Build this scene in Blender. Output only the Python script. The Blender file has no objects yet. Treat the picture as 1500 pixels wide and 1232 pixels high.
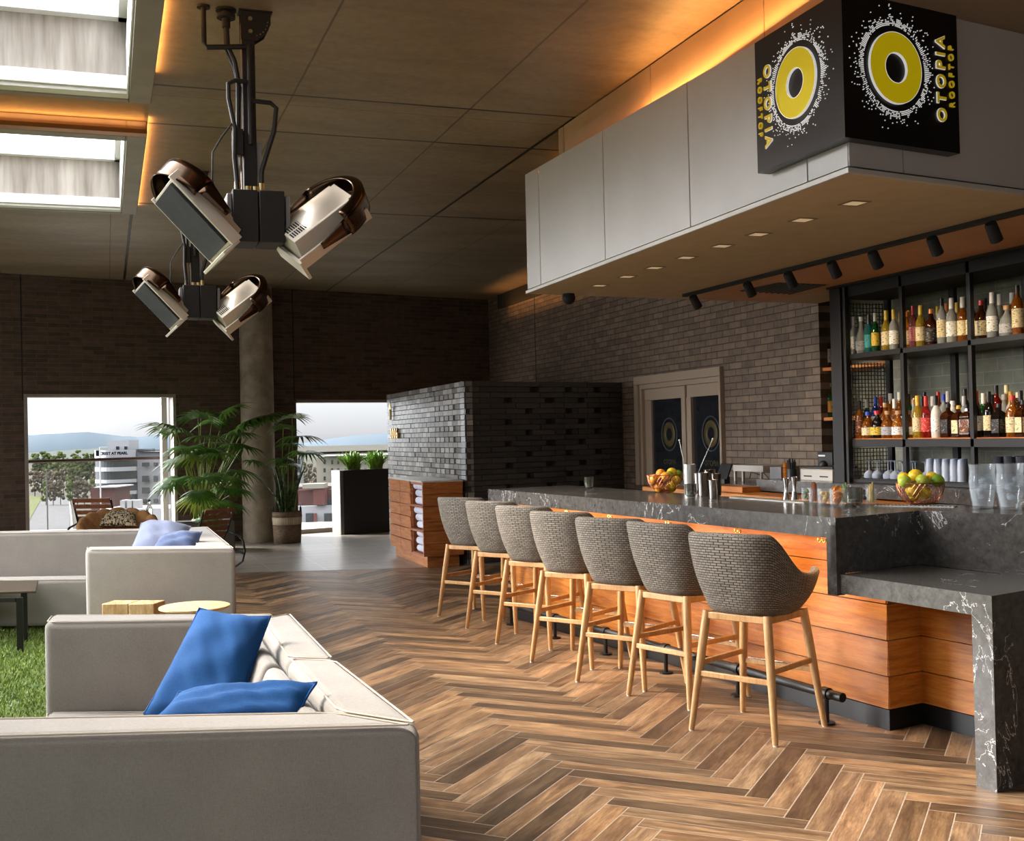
import bpy, bmesh, math, random
from mathutils import Vector, Matrix
random.seed(7)
rnd = random.uniform
sc = bpy.context.scene
COL = sc.collection
PI = math.pi
sin, cos = math.sin, math.cos

# ------------------------------------------------------------------ camera model (1500 x 1232)
F, CX, CY, EYE = 1670., 750., 616., 1.5
_y, _p, _r = math.radians(19.6), math.radians(.75), -math.radians(1.3)
FW = Vector((sin(_y)*cos(_p), cos(_y)*cos(_p), sin(_p)))
RT0 = Vector((cos(_y), -sin(_y), 0)); UP0 = RT0.cross(FW)
RT = cos(_r)*RT0 + sin(_r)*UP0
UP = -sin(_r)*RT0 + cos(_r)*UP0
C0 = Vector((0, 0, EYE))
def ray(x, y): return FW + RT*((x-CX)/F) - UP*((y-CY)/F)
def atz(x, y, z): d = ray(x, y); return C0 + d*((z-EYE)/d.z)
def atx(x, y, X): d = ray(x, y); return C0 + d*(X/d.x)
def aty(x, y, Y): d = ray(x, y); return C0 + d*(Y/d.y)
def atd(x, y, D): return C0 + ray(x, y)*D
def atpl(x, y, p, q):
    d = ray(x, y); nx, ny = -(q[1]-p[1]), q[0]-p[0]
    return C0 + d*((nx*p[0]+ny*p[1])/(nx*d.x+ny*d.y))

# ------------------------------------------------------------------ materials
def lin(c):
    def f(v):
        v /= 255.
        return v/12.92 if v <= .04045 else ((v+.055)/1.055)**2.4
    return (f(c[0]), f(c[1]), f(c[2]), 1)
MATS = {}
class NT:
    def __init__(s, name):
        s.m = bpy.data.materials.new(name); s.m.use_nodes = True
        s.t = s.m.node_tree; s.n = s.t.nodes
        s.b = s.n['Principled BSDF']; MATS[name] = s.m
    def add(s, typ, **kw):
        o = s.n.new(typ)
        for k, v in kw.items(): setattr(o, k, v)
        return o
    def link(s, a, b): s.t.links.new(a, b)
    def inp(s, **kw):
        for k, v in kw.items():
            s.b.inputs[k.replace('_', ' ')].default_value = v
        return s
    def coords(s, kind='Object', scale=(1, 1, 1), rot=(0, 0, 0)):
        tc = s.add('ShaderNodeTexCoord'); mp = s.add('ShaderNodeMapping')
        mp.inputs['Scale'].default_value = scale; mp.inputs['Rotation'].default_value = rot
        s.link(tc.outputs[kind], mp.inputs['Vector']); return mp.outputs['Vector']
    def noise(s, vec, scale, detail=4, rough=.55, dist=0):
        n = s.add('ShaderNodeTexNoise'); n.inputs['Scale'].default_value = scale
        n.inputs['Detail'].default_value = detail; n.inputs['Roughness'].default_value = rough
        n.inputs['Distortion'].default_value = dist
        if vec is not None: s.link(vec, n.inputs['Vector'])
        return n.outputs['Fac']
    def ramp(s, fac, stops, interp='LINEAR'):
        r = s.add('ShaderNodeValToRGB'); e = r.color_ramp.elements; r.color_ramp.interpolation = interp
        while len(e) > 1: e.remove(e[0])
        e[0].position = stops[0][0]; e[0].color = stops[0][1]
        for p, c in stops[1:]:
            q = e.new(p); q.color = c
        s.link(fac, r.inputs['Fac']); return r.outputs['Color']
    def mix(s, fac, a, b, mode='MIX'):
        m = s.add('ShaderNodeMix', data_type='RGBA', blend_type=mode)
        for k, v in (('Factor', fac), ('A', a), ('B', b)):
            sock = [i for i in m.inputs if i.name == k and (i.type == 'RGBA' or (k == 'Factor' and i.type == 'VALUE'))][0]
            if hasattr(v, 'is_output'): s.link(v, sock)
            else: sock.default_value = v
        return [o for o in m.outputs if o.type == 'RGBA'][0]
    def math(s, op, a, b=0., c=None):
        m = s.add('ShaderNodeMath', operation=op)
        for i, v in enumerate((a, b) if c is None else (a, b, c)):
            if hasattr(v, 'is_output'): s.link(v, m.inputs[i])
            else: m.inputs[i].default_value = v
        return m.outputs[0]
    def bump(s, h, strength=.3, dist=.01):
        b = s.add('ShaderNodeBump'); b.inputs['Strength'].default_value = strength; b.inputs['Distance'].default_value = dist
        s.link(h, b.inputs['Height']); s.link(b.outputs['Normal'], s.b.inputs['Normal'])
    def col(s, c): s.link(c, s.b.inputs['Base Color'])

def plain(name, c, rough=.5, metal=0., **kw):
    n = NT(name); n.inp(Base_Color=lin(c), Roughness=rough, Metallic=metal, **kw); return n.m
def noisy(name, c1, c2, scale=8., rough=.6, bump=.0, metal=0., vs=(1, 1, 1), detail=4, bscale=None, bd=.005, **kw):
    n = NT(name); v = n.coords(scale=vs); f = n.noise(v, scale, detail)
    n.col(n.ramp(f, [(.3, lin(c1)), (.7, lin(c2))])); n.inp(Roughness=rough, Metallic=metal, **kw)
    if bump:
        h = n.noise(v, bscale, 3) if bscale else f
        n.bump(h, bump, bd)
    return n.m
def glow(name, c, strength):
    n = NT(name); n.inp(Base_Color=lin(c), Emission_Color=lin(c), Emission_Strength=strength); return n.m

def brick_mat(name, c1, c2, mortar, bw, rh, ms=.006, rough=.75, bump=.5, alt=None):
    n = NT(name); tc = n.add('ShaderNodeTexCoord'); sp = n.add('ShaderNodeSeparateXYZ'); n.link(tc.outputs['Object'], sp.inputs[0])
    cb = n.add('ShaderNodeCombineXYZ'); n.link(sp.outputs['X'], cb.inputs['X']); n.link(sp.outputs['Z'], cb.inputs['Y'])
    br = n.add('ShaderNodeTexBrick'); br.offset = .5
    n.link(cb.outputs[0], br.inputs['Vector'])
    for k, v in (('Scale', 1.), ('Mortar Size', ms), ('Mortar Smooth', .2), ('Brick Width', bw), ('Row Height', rh), ('Bias', -.1)):
        br.inputs[k].default_value = v
    br.inputs['Color1'].default_value = lin(c1); br.inputs['Color2'].default_value = lin(c2); br.inputs['Mortar'].default_value = lin(mortar)
    f = n.noise(tc.outputs['Object'], 9., 5)
    n.col(n.mix(.55, br.outputs['Color'], n.ramp(f, [(.3, (.45, .45, .45, 1)), (.7, (1.25, 1.2, 1.15, 1))]), 'MULTIPLY'))
    inv = n.math('SUBTRACT', 1., br.outputs['Fac'])
    n.bump(n.math('ADD', inv, n.math('MULTIPLY', f, .25)), bump, .008); n.inp(Roughness=rough); return n.m

def wood_mat(name, c1, c2, c3, axis=(1, 12, 12), scale=3., rough=.45, kind='Object', bump=.08):
    n = NT(name); v = n.coords(kind, scale=axis)
    f = n.noise(v, scale, 6, .6, .6); g = n.noise(v, scale*7, 4, .7)
    base = n.ramp(f, [(.3, lin(c1)), (.5, lin(c2)), (.72, lin(c3))])
    n.col(n.mix(.35, base, n.ramp(g, [(.35, (.5, .45, .4, 1)), (.6, (1.1, 1.1, 1.1, 1))]), 'MULTIPLY'))
    n.bump(g, bump, .003); n.inp(Roughness=rough); return n.m

def glass(name, c=(255, 255, 255), rough=.02, ior=1.45, tr=1.):
    n = NT(name); n.inp(Base_Color=lin(c), Roughness=rough, IOR=ior); n.b.inputs['Transmission Weight'].default_value = tr; return n.m

# ------------------------------------------------------------------ mesh builder
class MB:
    def __init__(s): s.v = []; s.f = []; s.c = []; s.uv = []; s.usec = False; s.useuv = False; s.mi = []
    def add(s, vs, fs, col=None, uvs=None, mi=0):
        b = len(s.v); s.v += [Vector(p) for p in vs]
        for i, f in enumerate(fs):
            s.f.append([b+k for k in f]); s.c.append(col); s.uv.append(uvs[i] if uvs else None); s.mi.append(mi)
        if col is not None: s.usec = True
        if uvs: s.useuv = True
    def box(s, x0, x1, y0, y1, z0, z1, **k):
        s.hexa([(x0, y0), (x1, y0), (x1, y1), (x0, y1)], z0, z1, **k); return s
    def hexa(s, poly, z0, z1, z1s=None, **k):
        n = len(poly); zt = z1s or [z1]*n
        vs = [(p[0], p[1], z0) for p in poly] + [(p[0], p[1], zt[i]) for i, p in enumerate(poly)]
        a = sum(poly[i][0]*poly[(i+1) % n][1]-poly[(i+1) % n][0]*poly[i][1] for i in range(n))
        fs = [list(range(n))[::-1], list(range(n, 2*n))] + [[i, (i+1) % n, n+(i+1) % n, n+i] for i in range(n)]
        if a < 0: fs = [f[::-1] for f in fs]
        s.add(vs, fs, **k); return s
    def obox(s, c, ax, ay, az, **k):   # centre + half axes vectors
        c, ax, ay, az = map(Vector, (c, ax, ay, az))
        vs = [c+sx*ax+sy*ay+sz*az for sz in (-1, 1) for sx, sy in ((-1, -1), (1, -1), (1, 1), (-1, 1))]
        fs = [[3, 2, 1, 0], [4, 5, 6, 7], [0, 1, 5, 4], [1, 2, 6, 5], [2, 3, 7, 6], [3, 0, 4, 7]]
        if ax.cross(ay).dot(az) < 0: fs = [f[::-1] for f in fs]
        s.add(vs, fs, **k); return s
    def beam(s, a, b, w, h, up=(0, 0, 1), **k):
        a, b, up = Vector(a), Vector(b), Vector(up); d = (b-a); L = d.length; d.normalize()
        sd = d.cross(up).normalized(); u = sd.cross(d)
        return s.obox((a+b)/2, d*L/2, sd*w/2, u*h/2, **k)
    def tube(s, pts, r, n=10, cap=True, **k):
        pts = [Vector(p) for p in pts]; m = len(pts); rs = r if isinstance(r, (list, tuple)) else [r]*m
        vs = []; prev = None
        for i, p in enumerate(pts):
            d = (pts[min(i+1, m-1)]-pts[max(i-1, 0)]).normalized()
            if prev is None:
                a = Vector((0, 0, 1)) if abs(d.z) < .9 else Vector((1, 0, 0)); u = d.cross(a).normalized()
            else: u = (prev - d*prev.dot(d)).normalized()
            prev = u; w = d.cross(u)
            vs += [p+(u*cos(2*PI*j/n)+w*sin(2*PI*j/n))*rs[i] for j in range(n)]
        fs = [[i*n+j, i*n+(j+1) % n, (i+1)*n+(j+1) % n, (i+1)*n+j] for i in range(m-1) for j in range(n)]
        fs = [f[::-1] for f in fs]
        if cap: fs += [list(range(n)), [(m-1)*n+j for j in range(n)][::-1]]
        s.add(vs, [f[::-1] for f in fs], **k); return s
    def cyl(s, x, y, z0, z1, r, r1=None, n=20, **k):
        return s.lathe([(0, z0), (r, z0), (r if r1 is None else r1, z1), (0, z1)], n, (x, y, 0), **k)
    def lathe(s, prof, n=20, c=(0, 0, 0), M=None, **k):
        vs = []; idx = []
        for r, z in prof:
            if r < 1e-6: idx.append([len(vs)]*n); vs.append(Vector((0, 0, z)))
            else:
                idx.append([len(vs)+j for j in range(n)])
                vs += [Vector((r*cos(2*PI*j/n), r*sin(2*PI*j/n), z)) for j in range(n)]
        fs = []
        for i in range(len(prof)-1):
            for j in range(n):
                f = [idx[i][j], idx[i][(j+1) % n], idx[i+1][(j+1) % n], idx[i+1][j]]
                g = []
                for q in f:
                    if q not in g: g.append(q)
                if len(g) > 2: fs.append(g)
        vs = [(M @ v if M else v)+Vector(c) for v in vs]
        s.add(vs, fs, **k); return s
    def grid(s, fn, nu, nv, uv=False, flip=False, closeu=False, **k):
        vs = [fn(i/nu, j/nv) for i in range(nu+(0 if closeu else 1)) for j in range(nv+1)]
        w = nv+1; fs = []; uvs = []; N = nu
        for i in range(N):
            i2 = (i+1) % nu if closeu else i+1
            for j in range(nv):
                f = [i*w+j, i2*w+j, i2*w+j+1, i*w+j+1]; u = [(i/nu, j/nv), ((i+1)/nu, j/nv), ((i+1)/nu, (j+1)/nv), (i/nu, (j+1)/nv)]
                if flip: f = f[::-1]; u = u[::-1]
                fs.append(f); uvs.append(u)
        s.add(vs, fs, uvs=uvs if uv else None, **k); return s
    def sphere(s, c, r, n=12, sq=(1, 1, 1), **k):
        c = Vector(c); pr = [(r*sin(PI*i/n), -r*cos(PI*i/n)) for i in range(n+1)]
        b = len(s.v); s.lathe(pr, n+4, (0, 0, 0), **k)
        for i in range(b, len(s.v)): s.v[i] = Vector((s.v[i].x*sq[0], s.v[i].y*sq[1], s.v[i].z*sq[2]))+c
        return s
    def xf(s, M):
        s.v = [M @ v for v in s.v]; return s
    def mesh(s, name, mat):
        me = bpy.data.meshes.new(name); me.from_pydata([tuple(v) for v in s.v], [], s.f)
        for m in (mat if isinstance(mat, (list, tuple)) else [mat]): me.materials.append(m)
        if any(s.mi): me.polygons.foreach_set('material_index', s.mi)
        if s.usec:
            ca = me.color_attributes.new('Col', 'FLOAT_COLOR', 'CORNER'); d = []
            for p in me.polygons:
                c = s.c[p.index] or (1, 1, 1)
                for _ in p.loop_indices: d += [c[0], c[1], c[2], 1]
            ca.data.foreach_set('color', d)
        if s.useuv:
            ul = me.uv_layers.new(name='UVMap'); d = []
            for p in me.polygons:
                u = s.uv[p.index] or [(0, 0)]*len(p.loop_indices)
                for q in u: d += [q[0], q[1]]
            ul.data.foreach_set('uv', d)
        return me
    def build(s, name, mat, parent=None, bev=0, smooth=True, loc=None, solid=0, sub=0, seg=2, ang=.6):
        me = s.mesh(name, mat)
        if smooth:
            me.polygons.foreach_set('use_smooth', [True]*len(me.polygons)); me.set_sharp_from_angle(angle=ang)
        o = bpy.data.objects.new(name, me); COL.objects.link(o)
        if parent is not None: o.parent = parent
        if loc is not None: o.location = loc
        if solid:
            q = o.modifiers.new('s', 'SOLIDIFY'); q.thickness = solid; q.offset = 0
        if bev:
            q = o.modifiers.new('b', 'BEVEL'); q.width = bev; q.segments = seg; q.limit_method = 'ANGLE'; q.angle_limit = .7; q.harden_normals = False
        if sub:
            q = o.modifiers.new('u', 'SUBSURF'); q.levels = sub; q.render_levels = sub
        return o

def tag(o, label, cat, group=None, kind=None):
    o['label'] = label; o['category'] = cat
    if group: o['group'] = group
    if kind: o['kind'] = kind
    return o
def thing(name, label, cat, loc=(0, 0, 0), rz=0, group=None):
    o = bpy.data.objects.new(name, None); COL.objects.link(o); o.location = loc; o.rotation_euler = (0, 0, rz)
    o.empty_display_size = .1
    return tag(o, label, cat, group)
def struct(name, mb, mat, **k):
    o = mb.build(name, mat, **k); o['kind'] = 'structure'; return o
def copy_tree(o, parent=None):
    c = o.copy(); COL.objects.link(c)
    if parent is not None: c.parent = parent
    for ch in list(KIDS(o)): copy_tree(ch, c)
    return c
def KIDS(o): return [x for x in COL.objects if x.parent == o]
def text_mb(body, size, ext=.004, off=0., align='CENTER', spacing=1., shear=0.):
    cu = bpy.data.curves.new('t', 'FONT'); cu.body = body; cu.size = size; cu.extrude = ext; cu.offset = off
    cu.align_x = align; cu.align_y = 'CENTER'; cu.space_character = spacing; cu.shear = shear
    o = bpy.data.objects.new('t', cu); COL.objects.link(o); bpy.context.view_layer.update()
    me = bpy.data.meshes.new_from_object(o.evaluated_get(bpy.context.evaluated_depsgraph_get()))
    mb = MB(); mb.add([v.co.copy() for v in me.vertices], [list(p.vertices) for p in me.polygons])
    bpy.data.objects.remove(o); bpy.data.curves.remove(cu); bpy.data.meshes.remove(me)
    return mb
def frame_mat(origin, ux, uy):     # local x->ux, y->uy, z->ux x uy
    ux, uy = Vector(ux).normalized(), Vector(uy).normalized(); uz = ux.cross(uy)
    m = Matrix((ux, uy, uz)).transposed().to_4x4(); m.translation = Vector(origin); return m
ORD = ['first', 'second', 'third', 'fourth', 'fifth', 'sixth', 'seventh', 'eighth', 'ninth', 'tenth', 'eleventh', 'twelfth', 'thirteenth', 'fourteenth', 'fifteenth', 'sixteenth', 'seventeenth', 'eighteenth', 'nineteenth', 'twentieth']

# ------------------------------------------------------------------ camera
cd = bpy.data.cameras.new('camera'); cam = bpy.data.objects.new('camera', cd); COL.objects.link(cam)
cd.lens = F/1500*36; cd.sensor_width = 36; cd.sensor_fit = 'HORIZONTAL'; cd.clip_end = 9000; cd.clip_start = .05
m = Matrix((RT, UP, -FW)).transposed().to_4x4(); m.translation = C0; cam.matrix_world = m
sc.camera = cam

# ------------------------------------------------------------------ shared materials
m_black = plain('black_metal', (22, 20, 19), .42, .3)
m_blackm = plain('matt_black', (16, 14, 13), .7)
m_white = plain('white_paint', (215, 212, 205), .45)
m_greyframe = noisy('brushed_grey_frame', (138, 128, 118), (158, 148, 138), 3, .5, metal=.2)
m_steel = plain('steel', (205, 200, 195), .18, 1.)
m_gold = plain('gold_metal', (205, 165, 90), .3, 1.)
m_led = glow('led_amber', (255, 140, 30), 6.)
m_wall = brick_mat('dark_roman_brick', (90, 75, 65), (62, 52, 45), (112, 80, 56), .30, .0615, .0045, bump=.5)
m_wall2 = brick_mat('grey_brown_brick', (134, 117, 101), (106, 92, 80), (74, 60, 46), .25, .0715, .006, bump=.6)

# concrete ceiling with joints
def ceiling_mat():
    n = NT('board_marked_concrete'); tc = n.add('ShaderNodeTexCoord'); P = tc.outputs['Object']
    mp = n.add('ShaderNodeMapping'); mp.inputs['Scale'].default_value = (.6, 1.5, 1); n.link(P, mp.inputs['Vector'])
    a = n.noise(mp.outputs[0], 1.1, 6, .65, .4); b = n.noise(P, 14, 5, .7)
    base = n.ramp(a, [(.25, lin((108, 93, 74))), (.5, lin((138, 120, 97))), (.75, lin((158, 140, 115)))])
    base = n.mix(.5, base, n.ramp(b, [(.3, (.6, .58, .56, 1)), (.65, (1.1, 1.1, 1.1, 1))]), 'MULTIPLY')
    sp = n.add('ShaderNodeSeparateXYZ'); n.link(P, sp.inputs[0]); X, Y = sp.outputs['X'], sp.outputs['Y']
    w = n.math('MULTIPLY', n.math('SUBTRACT', n.noise(P, 3, 3), .5), .012)
    def line(v, c, hw, gate=None):
        l = n.math('LESS_THAN', n.math('ABSOLUTE', n.math('SUBTRACT', n.math('ADD', v, w), c)), hw)
        return n.math('MULTIPLY', l, gate) if gate is not None else l
    far = n.math('GREATER_THAN', Y, 7.76); right = n.math('GREATER_THAN', X, .3)
    tot = None
    for l in (line(Y, 7.77, .014, right), line(Y, 8.72, .016, right), line(Y, 11.66, .024, right), line(X, 3.32, .016, far), line(X, .28, .016, n.math('GREATER_THAN', Y, 12.2)), line(Y, 4.3, .012)):
        tot = l if tot is None else n.math('MAXIMUM', tot, l)
    thin = None
    for l in (line(X, 1.235, .007), line(X, 2.50, .008), line(X, 4.25, .006, far), line(X, .08, .006, n.math('GREATER_THAN', Y, 12.2)), line(Y, 8.0, .004, right), line(Y, 10.5, .006, right), line(X, -1.3, .006), line(Y, 14.0, .006)):
        thin = l if thin is None else n.math('MAXIMUM', thin, l)
    c = n.mix(n.math('MULTIPLY', thin, .7), base, lin((60, 46, 34)))
    c = n.mix(tot, c, lin((30, 20, 14))); n.col(c)
    n.bump(n.math('SUBTRACT', n.math('ADD', a, n.math('MULTIPLY', b, .2)), tot), .25, .01)
    n.inp(Roughness=.5); return n.m
m_ceil = ceiling_mat()
m_conc = noisy('concrete_column', (126, 113, 97), (172, 158, 139), 5, .7, .25, detail=8)
m_well = noisy('stained_concrete', (118, 108, 98), (176, 168, 160), 3, .8, .1, vs=(4, 1, .4))
# ================================================================== SETTING
CZ = 3.85
# far wall frame: origin A, direction U (to the right), normal pointing outside
A = Vector((-1.32, 16.79, 0)); U = (Vector((6.43, 18.69, 0))-A).normalized(); WN = Vector((-U.y, U.x, 0))
WROT = math.atan2(U.y, U.x)
def wall_u(p): return (Vector((p[0], p[1], 0))-A).dot(U)
Q = (A.x+U.x, A.y+U.y)
def farpt(x, y): return atpl(x, y, A, Q)
u1a, u1b = wall_u(farpt(35, 600)), wall_u(farpt(257.5, 600))
u2a, u2b = wall_u(farpt(434, 600)), wall_u((4.75, 18.28))
zw1, zw2 = 2.215, 2.13
T = .32
mb = MB()
for (a, b, z0, z1) in ((-6.5, u1a, 0, CZ), (u1a, u1b, zw1, CZ), (u1a, u1b, 0, .06), (u1b, u2a, 0, CZ), (u2a, u2b, zw2, CZ), (u2b, 7.9, 0, CZ)):
    mb.box(a, b, 0, T, z0, z1)
wf = struct('wall_far', mb, m_wall, smooth=False); wf.location = A; wf.rotation_euler.z = WROT
# vertical movement joints in the far wall
for u in (u1a-.015, u2a-.03):
    j = struct('trim_1', MB().box(u-.008, u+.008, -.004, .01, zw2, CZ), m_blackm); j.location = A; j.rotation_euler.z = WROT
# window 1 with deep reveal frame
def wframe(name, a, b, z0, z1, t=.045, d=.2, mat=m_greyframe, bottom=True, sides=(1, 1)):
    mb = MB()
    mb.box(a, b, -.02, d, z1-t, z1)
    if sides[0]: mb.box(a, a+t, -.02, d, z0, z1-t)
    if sides[1]: mb.box(b-t, b, -.02, d, z0, z1-t)
    if bottom: mb.box(a+t, b-t, -.02, d, z0, z0+.05)
    o = struct(name, mb, mat, bev=.004); o.location = A; o.rotation_euler.z = WROT; return o
w1 = wframe('window_1', u1a, u1b, .06, zw1)
w2 = wframe('window_2', u2a, u2b, 0, zw2, bottom=False, sides=(0, 1))
m_rail = wood_mat('dark_handrail', (50, 32, 24), (62, 40, 30), (76, 50, 38), rough=.4)
m_guard = NT('guard_glass')
m_guard.inp(Base_Color=(.9, .95, .96, 1), Roughness=.03, Alpha=.05); m_guard.b.inputs['Specular IOR Level'].default_value = .8
m_guard = m_guard.m
def guard(u0, u1, label, off=.55):
    t = thing('guard_rail', label, 'railing', A, WROT, 'guard rails outside the openings')
    MB().tube([(u0, off, 1.285), (u1, off, 1.285)], .024, 10).build('handrail', m_rail, t)
    MB().box(u0+.02, u1-.02, off-.006, off+.006, .07, 1.262).build('glass_panel', m_guard, t, smooth=False)
    mb = MB(); mb.box(u0, u1, off-.03, off+.03, 0, .07); mb.build('base_channel', m_greyframe, t)
    return t
guard(u1a-.5, u1b+.5, 'dark wooden handrail over clear glass guard outside the wide left window')
guard(u2a-.45, u2b+.3, 'dark wooden handrail over clear glass guard behind the fern planter')
# white building fin seen inside right edge of window 1
struct('wall_outer_fin', MB().box(u1b-.14, u1b-.06, .24, .34, 0, 3.2), m_white).matrix_world = Matrix.Translation(A) @ Matrix.Rotation(WROT, 4, 'Z')

# right wall (X = 6.25) with the white framed window
XW = 6.25
ya, yb = 12.87, 10.75           # window 3 extents in Y
mb = MB()
# local frame: x = along -Y, object at (XW, 18.7)
YO = 18.75
def wy(y): return YO-y
for (a, b, z0, z1) in ((-.3, wy(ya), 0, CZ), (wy(ya), wy(yb), 2.19, CZ), (wy(ya), wy(yb), 0, .85), (wy(yb), wy(9.0), 0, CZ)):
    mb.box(a, b, 0, .35, z0, z1)
wr = struct('wall_right', mb, m_wall2, smooth=False); wr.location = (XW, YO, 0); wr.rotation_euler.z = -PI/2
# rotation -90: local x -> -Y, local y -> +X
j = struct('trim_2', MB().box(wy(16.4)-.008, wy(16.4)+.008, -.004, .01, 2.1, CZ), m_blackm); j.location = wr.location; j.rotation_euler.z = -PI/2
m_cream = plain('cream_window_frame', (168, 150, 130), .5)
mb = MB(); a, b, z0, z1 = wy(ya), wy(yb), .85, 2.19
for w, d0, d1, i in ((.10, -.05, .05, 0), (.06, -.02, .12, .10)):
    mb.box(a+i, b-i*.3, d0, d1, z1-i-w, z1-i); mb.box(a+i, a+i+w, d0, d1, z0, z1-i-w)
mb.box(b-.04, b, -.05, .05, z0, z1-.1)
mid0, mid1 = wy(11.75), wy(11.52)
mb.box(a+.16, b-.04, .02, .08, z1-.30, z1-.16)
mb.box(mid0, mid1, .01, .09, z0, z1-.30); mb.box((mid0+mid1)/2-.012, (mid0+mid1)/2+.012, -.01, .09, z0, z1-.16)
mb.box(a+.16, a+.33, .02, .08, z0, z1-.30)
w3 = struct('window_3', mb, m_cream, bev=.004); w3.location = wr.location; w3.rotation_euler.z = -PI/2
m_dglass = plain('dark_reflecting_glass', (34, 37, 42), .03); m_dglass.node_tree.nodes['Principled BSDF'].inputs['Specular IOR Level'].default_value = .9
for k, (p, q) in enumerate(((a+.33, mid0), (mid1, b-.04))):
    g = MB().box(p, q, .045, .055, z0, z1-.30).build('pane', m_dglass, w3, smooth=False)
    # round emblem on the pane, pale ring round a yellow ring
    cxx = (p+q)/2+.02; cz = 1.47
    def ring(r0, r1, y, n=40):
        m_ = MB(); vs = []; 
        for j in range(n):
            for r in (r0, r1): vs.append((cxx+r*cos(2*PI*j/n), y, cz+r*sin(2*PI*j/n)))
        m_.add(vs, [[2*j, 2*((j+1) % n), 2*((j+1) % n)+1, 2*j+1] for j in range(n)]); return m_
    ring(.075, .15, .043).build('emblem_ring', plain('faded_yellow', (84, 72, 36), .5), g, solid=.002)
    ring(.185, .20, .043).build('emblem_outline', plain('faded_grey', (74, 76, 78), .5), g, solid=.002)
    tt = text_mb('OTOPIA', .085, .001, .001); tt.xf(Matrix.Translation((cxx, .042, 1.14)) @ Matrix.Rotation(PI/2, 4, 'X'))
    tt.build('lettering', plain('faded_olive', (66, 60, 34), .5), g)

# alcove right of the brick pier, back wall of the bar
m_tile = brick_mat('sage_tile', (120, 118, 98), (108, 108, 92), (142, 138, 116), .30, .10, .004, rough=.3, bump=.25)
mb = MB().box(0, 5.2, 0, .3, 0, CZ)
wb = struct('wall_bar_back', mb, m_tile, smooth=False); wb.location = (6.3, 8.02, 0); wb.rotation_euler.z = -PI/2
m_darkbr = brick_mat('black_brick', (36, 32, 30), (26, 24, 22), (52, 42, 34), .25, .0715, .006)
struct('wall_alcove_tiled', MB().box(0, 1.3, 0, .2, 0, CZ), m_tile, smooth=False).matrix_world = Matrix.Translation((6.6, 9.0, 0)) @ Matrix.Rotation(-PI/2, 4, 'Z')
mb = MB().box(0, .35, 0, .2, 0, CZ)
wa = struct('wall_alcove', mb, m_darkbr, smooth=False); wa.location = (6.6, 9.35, 0); wa.rotation_euler.z = -PI/2
# unseen pieces off camera: light blockers at back and left, wall at right
struct('light_blocker_back', MB().box(2.2, 8.5, -3.3, -3.0, 0, CZ), m_wall)  # unseen, darkens the near faces; stops short to let light reach the sofa
struct('light_blocker_left', MB().box(-6.3, -6.0, -3, 9., 0, CZ), m_wall)  # unseen, added to keep sky light off the sofa faces
struct('wall_side', MB().box(8.2, 8.5, -3, 5.5, 0, CZ), m_wall)

# ceiling with two skylight openings
ZF = 3.73
s1o = atz(223, 153, ZF); s1i = atz(199.6, 145, ZF)
s2o = atz(205, 315, ZF); s2i = atz(190, 311, ZF)
y2n = atz(219, 178, CZ).y
xo = .315; xi = .19
y1n = 4.2; y1f = s1o.y; y2f = s2o.y
print('skylight', s1o, s1i, s2o, s2i, y2n)
S1 = (-4.2, xo, y1n, y1f); S2 = (-4.2, xo, y2n, y2f); S0 = None
bw = .14
xs = [-7.0, -4.2+bw, xo-bw, 8.6]
mb = MB()
mb.box(xs[0], xs[1], -3.3, 19.5, CZ, CZ+.3)
mb.box(xs[2], xs[3], -3.3, 19.5, CZ, CZ+.3)
for a, b in ((-3.3, y1n+bw), (y1f-bw, y2n+bw), (y2f-bw, 19.5)):
    mb.box(xs[1], xs[2], a, b, CZ, CZ+.3)
struct('ceiling', mb, m_ceil, smooth=False)
m_wframe = plain('white_skylight_lip', (232, 232, 230), .4)
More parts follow.
